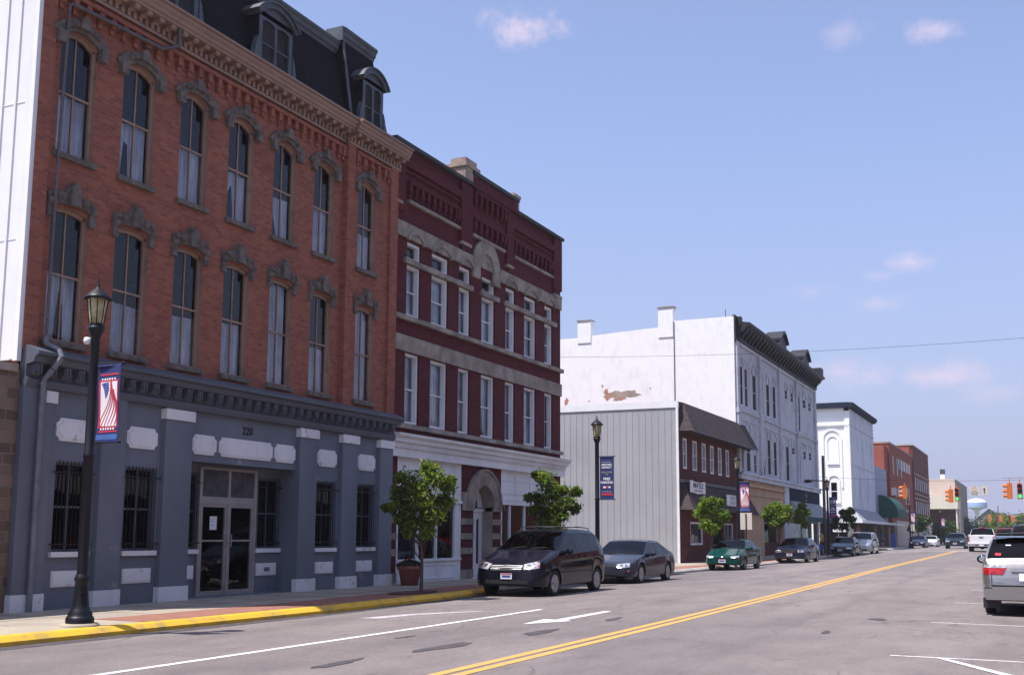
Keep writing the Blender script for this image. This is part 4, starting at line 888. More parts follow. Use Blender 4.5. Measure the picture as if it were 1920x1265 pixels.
# blind arches: raised surrounds
def arch_y(xc, r0, r1, zs, zb, y, pr):
    """raised arched surround on the wall facing the side street"""
    t = MB(); t.band(xc, zs, r0, r1, 0, math.pi, y-pr, y, 16); t.box(y-pr, y, xc-r1, xc-r0, zb, zs); t.box(y-pr, y, xc+r0, xc+r1, zb, zs)
    q.add([(b, a, c) for a, b, c in t.v], [f[::-1] for f in t.f])
arch_y(-18.72, .82, .98, 11.4, 6.4, k0, .09); arch_y(-18.68, .50, .60, 11.1, 8.9, k0, .07); arch_y(-18.65, .48, .62, 7.15, 5.1, k0, .08)
q.box(-19.25, -18.05, k0-.12, k0, 8.78, 8.9); q.box(-19.25, -18.05, k0-.14, k0, 4.86, 5.0)
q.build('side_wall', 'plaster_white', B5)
q = MB(); q.box(-20.1, -17.5, k0-.17, k0-.125, .3, 3.1); o = q.build('side_shopfront', 'room_dark', B5)
q = MB(); [q.box(x_, x_+.06, k0-.2, k0-.17, .3, 3.1) for x_ in (-19.3, -18.4, -17.6)]; q.build('shop_mullion', 'trim_white', o)
q = MB(); facade(q, X5, k0+.01, k1, .1, 14.5, [(a, a+.8, 10.4, 12.0, .3) for a in (118.2, 121.4, 124.6, 127.8, 131)]+[(a, a+.8, 5.6, 7.6, .3) for a in (118.2, 121.4, 124.6, 127.8, 131)], .05)
q.box(X5-.02, X5+.08, k0+.31, k1, 12.78, 12.95); q.box(X5-.02, X5+.06, k0+.31, k1, 8.75, 8.85)
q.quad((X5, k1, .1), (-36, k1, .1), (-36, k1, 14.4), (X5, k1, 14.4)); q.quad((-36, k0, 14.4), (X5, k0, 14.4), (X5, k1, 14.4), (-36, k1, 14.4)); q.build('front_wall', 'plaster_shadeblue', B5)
q = MB()
for z in (5.6, 10.4):
    for a in (118.2, 121.4, 124.6, 127.8, 131): q = MB(); q.quad((X5-.045, a, z), (X5-.045, a+.8, z), (X5-.045, a+.8, z+2), (X5-.045, a, z+2)); q.build('blocked_window', 'plaster_shadeblue', B5)
q = MB(); q.prism([(X5-.2, 14.45), (X5+.25, 14.50), (X5+.50, 14.72), (X5+.52, 15.0), (X5-.2, 15.05)], 'y', k0-.45, k1+.1); q.box(-36, X5+.0, k0-.5, k0+.2, 14.52, 15.04); q.build('eaves', 'navy_trim', B5)
q = MB(); q.box(-19.0, -18.34, k0-.02, k0+.1, 5.15, 7.0); o = q.build('window', 'trim_white', B5)
q = MB(); q.box(-18.95, -18.39, k0-.03, k0-.021, 5.2, 6.02); q.box(-18.95, -18.39, k0-.03, k0-.021, 6.12, 6.95); q.build('pane', 'car_glass_dark', o)
q = MB(); q.quad((-20.8, k0-1.9, 3.15), (X5+1.25, k0-1.9, 3.15), (X5+.04, k0, 4.4), (-20.8, k0, 4.4)); q.quad((X5+1.25, k0-1.9, 3.15), (X5+1.25, k1, 3.15), (X5+.05, k1, 4.3), (X5+.04, k0, 4.4))
o = q.build('canopy', 'grey_awning', B5)
q = MB(); q.box(-20.8, X5+1.28, k0-1.95, k0-1.8, 2.88, 3.15); q.box(X5+1.15, X5+1.28, k0-1.8, 152, 2.88, 3.15); q.build('canopy_fascia', 'trim_white', o)
q = MB(); q.box(X5+.01, X5+.05, k0+.5, 157, .3, 3.2); q.build('shop_wall', 'shingle_brown', B5)
for a in range(5):
    q = MB(); y = 118+a*6.6; q.box(X5+.05, X5+.09, y, y+2.4, .9 if a % 2 else .35, 2.7); q.build('shop_window', 'car_glass' if a % 2 else 'terracotta', B5)
q = MB(); q.box(-18.60, -17.25, k0-2.02, k0-1.96, 1.98, 2.72); SG = tag(q.build('shop_sign', 'sign_white'), 'white sign with blue lettering hanging under the corner canopy', 'sign')
text('Cassells', .34, 'ink_blue', (-17.93, k0-2.03, 2.45), 'y', SG, 'lettering', .004, .006); text('FURNITURE', .11, 'ink_grey', (-17.93, k0-2.03, 2.13), 'y', SG, 'lettering', .003)

# ------------------------------------------------------------------ buildings farther down the street
B6 = thing('narrow_blue_building', 'narrow low building with blue-grey metal front beside the white corner building', 'building', (-25, 140, .3))
q = MB(); q.box(-36, X5-.02, k1+.02, 145.4, .1, 9.7)
q.build('wall', 'steel_blue', B6)
q = MB(); n = 8
for i in range(n):
    t0, t1 = math.pi/2*i/n, math.pi/2*(i+1)/n; f_ = lambda t: (X5+2.2*math.sin(t), 3.7+2.7*math.cos(t))
    (xa, za), (xb, zb) = f_(t0), f_(t1); q.quad((xa, 137.0, za), (xa, 146.5, za), (xb, 146.5, zb), (xb, 137.0, zb))
P = [(X5, 3.7)]+[(X5+2.2*math.sin(math.pi/2*i/n), 3.7+2.7*math.cos(math.pi/2*i/n)) for i in range(n+1)]
q.prism(P, 'y', 136.9, 136.99); q.build('awning', 'green_awning', B6)
B7 = thing('red_brick_building', 'two storey red brick building with two white sign panels before the taller block', 'building', (-25, 160, .3))
q = MB(); q.box(-36, X5, 149.0, 177.4, .1, 13.4); q.box(-36, X5-.3, 145.45, 149.0, .1, 9.6); q.box(-24, X5-.2, 145.45, 148.98, 9.6, 12.9); q.build('wall', 'brick_far', B7)
q = MB(); q.box(-36, X5+.1, 148.9, 177.3, 13.4, 13.6); q.box(X5, X5+.2, 158, 176, 4.9, 5.3); q.build('coping', 'stone_tan', B7)
for a in range(5):
    q = MB(); y = 158.5+a*3.3; q.box(X5, X5+.08, y, y+1.5, 10.6, 12.0); q.build('window', 'canvas_white' if a else 'car_glass_dark', B7)
for a in range(5):
    q = MB(); y = 152+a*4.6; q.box(X5+.01, X5+.05, y, y+1.2, 6.0, 8.5) if a > 2 else q.box(X5+.01, X5+.05, y, y+1.2, 9.6, 12.0); q.build('window', 'car_glass_dark', B7)
q = MB(); q.box(X5+.01, X5+.4, 151.2, 177, .3, 3.6); q.build('shopfront', 'beige_wall', B7)
for i, (a, b) in enumerate(((-17.55, -16.35), (-16.2, -15.05))):
    q = MB(); q.box(a, b, 149.9-.2, 149.9-.05, 6.75-.1*i, 7.75-.1*i); q.box(-17.0, b-.1, 149.85, 149.9, 6.6, 6.7); tag(q.build('billboard_panel', 'sign_white'), ('blank white sign panel on the red brick front, nearer one', 'blank white sign panel on the red brick front, farther one')[i], 'sign', 'blank sign panels')
B8 = thing('tall_brick_building', 'taller dark red brick building with pale stone bands at the end of the block', 'building', (-25, 190, .3))
q = MB(); q.box(-36, X5+.15, 177.5, 203.4, .1, 15.2); q.box(-19, -18, 188, 190, 15.2, 16.2); q.build('wall', 'brick_fardark', B8)
q = MB(); q.box(-36, X5-.3, 177.38, 177.49, .1, 15.1); q.build('side_wall', 'brick_far', B8)
q = MB()
for z in (10.9, 7.9, 7.2, 4.5): q.box(X5+.1, X5+.25, 177.5, 203.4, z, z+.22)
q.box(-36, X5+.25, 177.3, 203.5, 15.2, 15.35); q.build('stone_bands', 'stone_tan', B8)
for z in (8.6, 5.0):
    for a in range(7):
        q = MB(); y = 179+a*3.5; q.box(X5+.14, X5+.2, y, y+1.3, z, z+1.9); q.build('window', 'car_glass_dark', B8)
q = MB(); q.box(X5+.15, X5+.5, 178, 203, .3, 3.9); q.build('shopfront', 'beige_light', B8)
B9 = thing('beige_building', 'flat roofed beige building with an overhanging pale canopy on thin columns', 'building', (-25, 290, .3))
q = MB(); q.box(-45, -17, 272, 316, 9.2, 14.6); q.build('upper_wall', 'beige_wall', B9)
q = MB(); q.box(-45, -17.01, 272.5, 316, .1, 9.2); q.build('wall', 'brick_fardark', B9)
q = MB(); q.box(-16.99, -16.9, 272.1, 316, .1, 14.5); q.build('front_wall', 'stone_grey', B9)
q = MB(); q.box(-45, -16.0, 262, 271.9, 7.6, 10.4); q.build('canopy', 'beige_light', B9)
for x, y in ((-16.3, 262.5), (-16.3, 271), (-22, 262.5)): q = MB(); q.cyl((x, y, .2), (x, y, 7.6), .2, n=10); q.build('column', 'beige_light', B9)
q = MB(); q.box(-20.3, -19.3, 275, 277, 14.6, 15.8); o = q.build('roof_vent', 'sign_white', B9); q = MB(); q.box(-20.3, -19.3, 275, 277, 15.8, 17); q.build('vent_cap', 'roof_dark', o)
B10 = thing('gabled_house', 'distant grey gabled house between the trees at the end of the street', 'building', (-14, 420, .3))
q = MB(); q.box(-19.5, -11, 415, 430, .2, 7.0); q.prism([(-19.9, 7.0), (-15.5, 10.5), (-10.6, 7.0)], 'y', 415, 430); q.build('wall', 'stone_grey', B10)
q = MB(); q.prism([(-20.2, 6.9), (-15.5, 10.7), (-10.3, 6.9), (-10.3, 7.2), (-15.5, 11.1), (-20.2, 7.2)], 'y', 414.6, 430.4); q.build('roof', 'roof_dark', B10)
q = MB()
for x in (-18, -14.5): q.box(x, x+1.3, 414.9, 415, 3.5, 5.5)
q.build('window', 'car_glass_dark', B10)
# water tower
WT = thing('water_tower', 'white domed water tower with blue belly far beyond the traffic lights', 'water tower', (-32.6, 700, 0))
q = MB(); c = (-32.6, 700, 0)
q.lathe([(5.7, 18.2), (5.72, 20.2), (5.5, 21.2)], c, 28); q.build('tank', 'tank_blue', WT)
q = MB(); q.lathe([(5.55, 21.2), (4.6, 22.3), (3, 23.1), (1.2, 23.5), (0, 23.6)], c, 28); q.build('dome', 'sign_white', WT)
q = MB(); q.lathe([(.9, 0), (.9, 12), (1.3, 16.2), (3.2, 17.3), (5.0, 17.9), (5.7, 18.2)], c, 24); q.build('stem', 'sign_white', WT)
# hills
def hills(y, x0, x1, hs, seed):
    random.seed(seed); n = len(hs); vs = []; f = []; m = 64
    for i in range(m+1):
        t = i/m*(n-1); k = min(int(t), n-2); u = ss(t-k); h = hs[k]*(1-u)+hs[k+1]*u+2.2*math.sin(i*.9)+1.6*math.sin(i*2.3+1)
        x = x0+(x1-x0)*i/m
        for (dy, s) in ((0, 0), (60, .45), (160, .85), (300, 1), (700, 0)): vs.append((x, y+dy, h*s-.1))
    for i in range(m):
        for j in range(4): a = i*5+j; f.append((a, a+5, a+6, a+1))
    q = MB(); q.add(vs, f, 0, True); struct('hills', q, 'hills_green')
hills(1500, -1200, 900, [20, 26, 22, 28, 18, 24, 20, 22, 19, 25, 14, 20], 2)
hills(2300, -1800, 1400, [40, 55, 44, 58, 46, 50, 44, 50, 58, 40], 4)

# ------------------------------------------------------------------ the other side of the street (out of the frame, mirrored in glass and paint)
for i, (a, b, h, m_, lb) in enumerate(((-14, 6, 9, 'brick_far', 'red brick two storey building across the street behind the camera'), (6.2, 20, 7.5, 'stone_tan', 'tan stone building across the street right of the camera'), (20.2, 38, 10, 'brick_fardark', 'dark brick building across the street beside the silver wagon'), (38.2, 56, 8, 'brick_brown', 'brown block building across the street beyond the dark brick one'), (56.2, 80, 9.5, 'brick_far', 'red brick building across the street before the side street'), (116, 160, 8, 'brick_fardark', 'long dark brick building across the street after the side street'))):
    B = thing('facing_building', lb, 'building', (12, (a+b)/2, .1)); q = MB(); q.box(4.6, 24, a, b, .1, h); q.box(4.4, 4.6, a, b, h-.5, h+.1); q.build('wall', m_, B)
    n = max(2, int((b-a)/3)); st = (b-a)/n
    for k in range(n):
        y = a+st*k+st*.3
        if h > 7: q = MB(); q.box(4.55, 4.59, y, y+1.1, 4.8, 6.9); q.box(4.5, 4.6, y-.1, y+1.2, 4.65, 4.78); q.build('window', 'car_glass_dark', B)
    q = MB(); q.box(4.54, 4.59, a+.8, b-.8, .8, 3.2); q.build('shop_window', 'car_glass_dark', B); q = MB(); q.box(4.45, 4.6, a+.3, b-.3, 3.3, 4.2); q.build('fascia', 'canvas_white' if i % 2 else 'beige_light', B)

# ------------------------------------------------------------------ vehicles
def poly_at(P, x):
    if x <= P[0][0]: return P[0][1]
    for (a, ya), (b, yb) in zip(P, P[1:]):
        if x <= b: return ya+(yb-ya)*(x-a)/(b-a)
    return P[-1][1]
def smooth_at(P, x, r=.05):
    return sum(poly_at(P, x+d*r) for d in (-1, -.5, 0, .5, 1))/5
def vehicle(name, label, cat, sp, loc, rear=False, group=None, spin=0):
    """lofted car body, nose towards -Y at local y=0, tail at y=L; the wheels stand on z=0"""
    L, W, zb = sp['L'], sp['W'], sp.get('sill', .24); top = sp['top']; belt = sp['belt']; R = sp.get('R', .32); wa, wr = sp['axles']
    cowl, rf0, rf1, deck = sp['gh']       # windscreen base, roof start, roof end, rear glass base
    hw = W/2; AR = R+.07; tum = sp.get('tumble', .42)
    root = thing(name, label, cat, (0, 0, 0), group)
    st = {0, .02, .05, .10, .18, .28, .40, L, L-.02, L-.05, L-.10, L-.18, L-.28, L-.4, cowl, rf0, rf1, deck}
    for c in (wa, wr):
        for k in range(-9, 10): st.add(round(c+AR*math.sin(k/9*math.pi/2), 4))
        st.add(c-AR-.02); st.add(c+AR+.02)
    x = .5
    while x < L-.4: st.add(round(x, 3)); x += .11
    seams = sp['seams']; pill = sp['pillars']
    for s in seams: st.add(s); st.add(s+.014)
    for a, b in pill: st.add(a); st.add(b)
    st = sorted(st); S2 = [st[0]]
    crit = {cowl, rf0, rf1, deck, L, *seams, *[s+.014 for s in seams], *[q for p in pill for q in p]}
    for s in st[1:]:
        if s-S2[-1] > .012 or s in crit: S2.append(s)
    st = S2
    fcor, rcor = sp.get('fcor', .20), sp.get('rcor', .12)
    def ring(x):
        if x < .45: k = 1-x/.45; w_ = hw*(1-fcor*k**2.6)
        elif x > L-.45: k = 1-(L-x)/.45; w_ = hw*(1-rcor*k**2.6)
        else: w_ = hw
        w_ *= 1-.02*abs(2*x/L-1)
        zt = smooth_at(top, x, .06 if not sp.get('boxy') else .02); be = min(poly_at(belt, x), zt-.004)
        b0 = zb+.05*max(0, 1-x/.3)+.08*max(0, 1-(L-x)/.35)
        za = 0
        for c in (wa, wr):
            if abs(x-c) < AR: za = max(za, R*.96+math.sqrt(max(0, AR*AR-(x-c)**2)))
        z1 = max(b0, za); z2 = max(b0+.10, za+.012); z3 = max(b0+(be-b0)*.5, za+.03); z4 = max(be-.14, z3+.02); be = max(be, z4+.02); zt = max(zt, be+.004)
        dz = zt-be
        y6 = w_*.955-dz*.86*tum*(1 if dz > .1 else .6); y7 = y6-min(.07, .03+dz*.1)
        if sp.get('bed') and sp['bed'][0] < x < sp['bed'][1]:
            return [(0, z1), (w_*.80, z1), (w_*.98, z1+.01), (w_, z2), (w_*1.0, z3), (w_*.99, z4), (w_*.965, be), (w_*.96, zt), (w_*.90, zt+.005), (w_*.89, zt-.45), (0, zt-.45)]
        fl = 1.0 if za == 0 else 1.012
        return [(0, z1), (w_*.80, z1), (w_*.955*fl, z1+.01), (w_*.99*fl, z2), (w_*fl, z3), (w_*.985, z4), (w_*.955, be), (y6, be+dz*.86), (y7, zt), (y7*.55, zt+.022), (0, zt+.03)]
    rings = [ring(x) for x in st]; nj = 11
    buckets = {}
    def put(key, vs, sm=True):
        buckets.setdefault(key, MB()).add(vs, [tuple(range(len(vs)))], 0, sm)
    # indexed body so that shading is smooth
    V = []; idx = {}
    for i, x in enumerate(st):
        for j, (y, z) in enumerate(rings[i]):
            idx[(i, j, 1)] = len(V); V.append((y, x, z))
            if j in (0, nj-1): idx[(i, j, -1)] = idx[(i, j, 1)]
            else: idx[(i, j, -1)] = len(V); V.append((-y, x, z))
    faces = {}
    def cls(i, j, xm):
        if j <= 1: return 'under'
        dzm = (rings[i][8][1]-rings[i][6][1]+rings[i+1][8][1]-rings[i+1][6][1])/2
        if 2 <= j <= 5:
            for s in seams:
                if s-1e-4 < xm < s+.0141 and j >= 3: return 'seam'
            return 'body'
        inbed = sp.get('bed') and xm > sp['bed'][0]-.05
        if j == 6 and dzm > .10 and cowl+.12 < xm < sp.get('sg1', deck-.12) and not inbed:
            for a, b in pill:
                if a < xm < b: return 'pillar'
            return 'side'
        if j >= 8 and cowl+.03 < xm < rf0-.02: return 'ws'
        if j >= 8 and rf1+.03 < xm < deck-.02: return 'rw'
        return 'body'
    for i in range(len(st)-1):
        xm = (st[i]+st[i+1])/2
        for j in range(nj-1):
            k = cls(i, j, xm)
            for s in (1, -1):
                q = (idx[(i, j, s)], idx[(i, j+1, s)], idx[(i+1, j+1, s)], idx[(i+1, j, s)])
                faces.setdefault(k if k != 'side' else ('side', s), []).append(q if s == -1 else q[::-1])
    for i, fl in ((0, 1), (len(st)-1, -1)):
        for j in range(nj-1):
            q = [idx[(i, j, 1)], idx[(i, j+1, 1)], idx[(i, j+1, -1)], idx[(i, j, -1)]]; q = list(dict.fromkeys(q))
            faces.setdefault('under' if j == 0 else 'body', []).append(tuple(q if fl > 0 else q[::-1]))
    def mesh(key, nm, mat, par):
        F = faces.get(key)
        if not F: return None
        q = MB(); used = sorted({v for f in F for v in f}); mp = {v: n for n, v in enumerate(used)}
        q.add([V[v] for v in used], [tuple(mp[v] for v in f) for f in F], 0, True)
        return q.build(nm, mat, par, sharp=38)
    mesh('body', 'body', sp['paint'], root); mesh('under', 'underbody', 'underbody', root); mesh('seam', 'door_gap', 'seam', root); mesh('pillar', 'window_pillar', sp.get('pmat', 'trim_black'), root)
    gm = sp.get('glass', 'car_glass')
    mesh('ws', 'windshield', gm, root); mesh('rw', 'rear_window', sp.get('rglass', gm), root)
    for s in (1, -1): mesh(('side', s), 'side_window', sp.get('sglass', gm), root)
    # cabin seen through the glass
    q = MB(); q.box(-hw*.8, hw*.8, cowl+.1, deck-.1, zb+.1, poly_at(belt, (cowl+deck)/2)-.12)
    for sx in (-1, 1):
        for yy in sp.get('seats', ((cowl+rf0)/2+.75,)): q.box(sx*hw*.45-.24, sx*hw*.45+.24, yy, yy+.16, .5, poly_at(belt, yy)+.22); q.box(sx*hw*.45-.12, sx*hw*.45+.12, yy+.03, yy+.13, poly_at(belt, yy)+.22, poly_at(belt, yy)+.38)
    q.build('cabin', 'interior_grey', root)
    # surface finder
    allF = [f for k in faces for f in faces[k]]; bvh = BVHTree.FromPolygons([Vector(v) for v in V], allF)
    def decal(nm, mat, c4, d, off=.008, par=root, n=5, m=4, thick=.0):
        """a skin laid on the body: c4 = four corner points in space, projected along d"""
        d = Vector(d).normalized(); c = [Vector(p) for p in c4]; q = MB(); P = []
        for a in range(n+1):
            for b in range(m+1):
                u, v = a/n, b/m; p = (c[0]*(1-u)+c[1]*u)*(1-v)+(c[3]*(1-u)+c[2]*u)*v
                h = bvh.ray_cast(p-d*3, d)
                if h[0] is None: return None
                P.append(tuple(h[0]-d*off))
        q.add(P, [(a*(m+1)+b, (a+1)*(m+1)+b, (a+1)*(m+1)+b+1, a*(m+1)+b+1) for a in range(n) for b in range(m)], 0, True)
        return q.build(nm, mat, par)
    hz = sp.get('hl')
    if hz:
        for s in (1, -1):
            (xi, xo, z0, z1, z2, z3) = hz   # inner/outer x, inner low/high, outer low/high
            ch = [(s*xi, 0, z0), (s*xo, 0, z2), (s*xo, 0, z3), (s*xi, 0, z1)]
            o = decal('headlight', 'lamp_clear', ch, (-s*.35, 1, 0), .010)
            if o:
                for t in (.36, .70):
                    cx, cz = xi+(xo-xi)*t, (z0+z1)/2*(1-t)+(z2+z3)/2*t; r = (z1-z0)*.33
                    decal('reflector', sp.get('refl', 'chrome'), [(s*(cx-r), 0, cz-r), (s*(cx+r), 0, cz-r), (s*(cx+r), 0, cz+r), (s*(cx-r), 0, cz+r)], (-s*.35, 1, 0), .014, o, 2, 2)
            if sp.get('amber'):
                e = sp['amber']; decal('turn_signal', 'lamp_amber', [(s*e[0], 0, e[2]), (s*e[1], 0, e[2]), (s*e[1], 0, e[3]), (s*e[0], 0, e[3])], (-s*.8, 1, 0), .012)
    tl = sp.get('tl')
    if tl:
        for s in (1, -1):
            xi, xo, z0, z1 = tl; decal('taillight', 'lamp_red', [(s*xi, L, z0), (s*xo, L, z0), (s*xo, L, z1), (s*xi, L, z1)], (-s*.25, -1, 0), .010)
            if sp.get('tl2'):
                xi, xo, z0, z1 = sp['tl2']; decal('reversing_light', 'lamp_clear', [(s*xi, L, z0), (s*xo, L, z0), (s*xo, L, z1), (s*xi, L, z1)], (-s*.25, -1, 0), .012)
    if sp.get('grille'):
        gx, z0, z1, gm_ = sp['grille']; o = decal('grille', 'seam', [(-gx, 0, z0), (gx, 0, z0), (gx*1.05, 0, z1), (-gx*1.05, 0, z1)], (0, 1, 0), .006, n=8)
        nb = sp.get('bars', 3)
        if o:
            for k in range(nb): z = z0+(z1-z0)*(k+.5)/nb; t_ = .005 if nb > 2 else .010; decal('grille_bar', gm_, [(-gx, 0, z-t_), (gx, 0, z-t_), (gx, 0, z+t_), (-gx, 0, z+t_)], (0, 1, 0), .014, o, 8, 1)
    if sp.get('intake'):
        gx, z0, z1 = sp['intake']; decal('air_intake', 'seam', [(-gx, 0, z0), (gx, 0, z0), (gx, 0, z1), (-gx, 0, z1)], (0, 1, 0), .006, n=8)
    if sp.get('emblem'): ex, ez = sp['emblem']; decal('emblem', 'chrome', [(-ex, 0, ez-.022), (ex, 0, ez-.022), (ex, 0, ez+.022), (-ex, 0, ez+.022)], (0, 1, 0), .020, n=6, m=1)
    for nm, y_, dd in (('front', 0, 1), ('rear', L, -1)):
        if sp.get('plate_'+nm):
            z0 = sp['plate_'+nm]; px = sp.get('plate_x', 0) if nm == 'front' else 0
            o = decal('license_plate', 'plate', [(px-.16, y_, z0), (px+.16, y_, z0), (px+.16, y_, z0+.15), (px-.16, y_, z0+.15)], (0, dd, 0), .022, n=2, m=1)
            if o:
                decal('plate_number', 'ink_blue', [(px-.12, y_, z0+.045), (px+.12, y_, z0+.045), (px+.12, y_, z0+.095), (px-.12, y_, z0+.095)], (0, dd, 0), .026, o, 2, 1)
                decal('plate_band', 'cloth_red', [(px-.15, y_, z0+.118), (px+.15, y_, z0+.118), (px+.15, y_, z0+.142), (px-.15, y_, z0+.142)], (0, dd, 0), .026, o, 2, 1)
    if sp.get('band'):
        for s in (1, -1):
            z = sp['band']; decal('side_moulding', 'trim_black', [(s*hw, wa+AR+.03, z-.03), (s*hw, wr-AR-.03, z-.03), (s*hw, wr-AR-.03, z+.03), (s*hw, wa+AR+.03, z+.03)], (-s, 0, 0), .012, n=14, m=1)
    for s in (1, -1):
        for dx in sp.get('handles', ()):
            z = poly_at(belt, dx)-.10; decal('door_handle', sp.get('hmat', 'trim_black'), [(s*hw, dx, z-.02), (s*hw, dx+.17, z-.02), (s*hw, dx+.17, z+.02), (s*hw, dx, z+.02)], (-s, 0, 0), .022, n=3, m=1)
    # mirrors
    for s in (1, -1):
        my = cowl+.52; mz = poly_at(belt, my)+.09; q = MB(); prof = [(0, -.10), (.05, -.085), (.085, -.05), (.10, 0), (.095, .05), (.07, .10), (.0, .10)]
        q.lathe([(r_*.95, z_) for r_, z_ in prof], (0, 0, 0), 12); mk = sp.get('mir', 1); q.v = [(s*(hw+.045*mk)+a*1.2*mk, my+c*.55+.03, mz+b*.85*mk) for a, b, c in q.v]
        q.cyl((s*(hw-.12), my+.03, mz-.06), (s*(hw), my+.02, mz-.02), .03, n=6); o = q.build('side_mirror', sp.get('mmat', sp['paint']), root)
        q = MB(); q.lathe([(.088, 0), (.0, .002)], (0, 0, 0), 12); q.v = [(s*(hw+.045)+a*1.1, my+.088+c, mz+b*.75) for a, b, c in q.v]; q.build('mirror_glass', 'chrome', o)
    # wheels
    def wheel():
        q = MB(); w2 = .105; q.lathe([(R*.66, -w2*.8), (R*.80, -w2), (R*.95, -w2*.92), (R, -w2*.6), (R, w2*.6), (R*.95, w2*.92), (R*.80, w2), (R*.66, w2*.8)], (0, 0, 0), 26, ax='x'); o = q.build('wheel', 'rubber', root, origin=(0, 0, 0))
        q = MB(); q.lathe([(R*.68, w2*.82), (R*.62, w2*.90), (R*.60, w2*.35), (0, w2*.3)], (0, 0, 0), 26, ax='x')
        q.build('wheel_barrel', 'underbody', o, origin=(0, 0, 0))
        q = MB(); ns = sp.get('spokes', 7)
        q.lathe([(R*.68, w2*.84), (R*.66, w2*.98), (R*.60, w2*.96), (R*.595, w2*.6)], (0, 0, 0), 26, ax='x')
        q.lathe([(R*.20, w2*.6), (R*.18, w2*.98), (.0, w2*1.02)], (0, 0, 0), 12, ax='x')
        for k in range(ns):
            a = 2*math.pi*k/ns; t = sp.get('spw', .22); c_, s_ = math.cos(a), math.sin(a)
            P = [(R*.12, -R*t*.45), (R*.62, -R*t*.62), (R*.62, R*t*.62), (R*.12, R*t*.45)]
            vs = [(w2*.94, p*c_-r_*s_, p*s_+r_*c_) for p, r_ in P]+[(w2*.6, p*c_-r_*s_, p*s_+r_*c_) for p, r_ in P]
            q.add(vs, [(0, 1, 2, 3), (0, 4, 5, 1), (1, 5, 6, 2), (2, 6, 7, 3), (3, 7, 4, 0)], 0)
        q.build('rim', sp.get('rim', 'hub_silver'), o, origin=(0, 0, 0)); return o
    w0 = wheel(); first = True
    for c in (wa, wr):
        for s in (1, -1):
            o = w0 if first else copy_tree(w0, root); first = False
            o.location = (s*(hw-.125), c, R); o.rotation_euler = (0, 0, 0 if s > 0 else math.pi)
    if sp.get('rack'):
        q = MB()
        for s in (1, -1):
            zt = lambda y: poly_at(top, y)+.05; ys_ = [rf0+.25+(rf1-rf0-.5)*k/6 for k in range(7)]; xx = hw*.66
            q.tube([(s*xx, ys_[0]-.05, zt(ys_[0])-.04)]+[(s*xx, y, zt(y)+.02) for y in ys_]+[(s*xx, ys_[-1]+.05, zt(ys_[-1])-.04)], .014, 6)
        for y in (rf0+.7, rf1-.5): q.tube([(-hw*.66, y, poly_at(top, y)+.075), (0, y, poly_at(top, y)+.095), (hw*.66, y, poly_at(top, y)+.075)], .012, 6)
        q.build('roof_rack', 'trim_black', root)
    # wipers
    q = MB()
    for s in (-.45, .15):
        p = bvh.ray_cast(Vector((s*hw, cowl+.06, 3)), Vector((0, 0, -1)))[0]; r_ = bvh.ray_cast(Vector((s*hw+.42, cowl+.12, 3)), Vector((0, 0, -1)))[0]
        if p and r_: q.cyl(p+Vector((0, 0, .015)), r_+Vector((0, 0, .015)), .007, n=5)
    if q.v: q.build('wiper', 'trim_black', root)
    root.location = loc; root.rotation_euler = (0, 0, math.pi+spin if rear else spin)
    if rear: root.location = (loc[0], loc[1]+L, loc[2])
    root['_'] = 0; del root['_']
    root_decal = decal
    return root, decal, bvh
SED = dict(L=4.75, W=1.80, R=.31, axles=(.92, 3.62), top=[(0, .60), (.06, .68), (.3, .74), (1.1, .92), (1.28, .96), (2.05, 1.38), (2.4, 1.42), (3.1, 1.41), (3.35, 1.37), (4.05, 1.02), (4.65, .98), (4.75, .86)],
           belt=[(0, .56), (1.2, .88), (4.0, .95), (4.75, .84)], gh=(1.28, 2.08, 3.25, 4.02), seams=(1.62, 2.62, 3.52), pillars=((2.58, 2.66), (3.44, 3.52)), sg1=3.86, seats=(2.15, 3.1),
           hl=(.42, .86, .56, .66, .60, .68), tl=(.45, .86, .72, .86), grille=(.32, .56, .66, 'chrome'), bars=2, intake=(.5, .30, .40), plate_front=.42, plate_rear=.55, handles=(2.36, 3.25), pmat='trim_black')
def V_(base, **k): d = dict(base); d.update(k); return d
def road_at(x, y): return road_z(x, y)
# minivan parked nearest
VAN = dict(L=4.86, W=1.99, R=.335, axles=(.95, 3.98), sill=.26, top=[(0, .66), (.05, .76), (.25, .90), (1.02, 1.10), (1.22, 1.15), (1.95, 1.60), (2.25, 1.70), (3.2, 1.74), (4.0, 1.71), (4.38, 1.64), (4.74, 1.12), (4.86, .98)],
           belt=[(0, .60), (.3, .80), (1.2, 1.04), (4.2, 1.16), (4.7, 1.10), (4.86, .92)], gh=(1.22, 2.12, 4.34, 4.70), seams=(1.55, 2.50, 3.50), pillars=((2.46, 2.56), (3.54, 3.60)), sg1=4.34, tumble=.36, seats=(2.35, 3.3), paint='car_black', sglass='car_glass_dark', glass='car_glass',
           hl=(.50, .93, .70, .84, .74, .92), amber=(.955, .985, .76, .90), refl='chrome', tl=(.72, .95, .95, 1.35), grille=(.44, .66, .82, 'hub_silver'), bars=4, intake=(.62, .34, .44), emblem=(.11, .80), plate_front=.46, plate_x=.02, plate_rear=.9, band=.62, handles=(2.24, 2.66), rack=True, fcor=.24, rim='hub_silver', spokes=5, spw=.42, mmat='car_black')
van, dc, _b = vehicle('minivan', 'black minivan with roof rack parked at the yellow kerb', 'minivan', VAN, (-12.42, 25.95, 0))
dc('window_sticker', 'canvas_white', [(.60, 1.5, 1.33), (.70, 1.5, 1.33), (.70, 1.5, 1.41), (.60, 1.5, 1.41)], (0, 1, 0), .012, n=1, m=1) if False else None
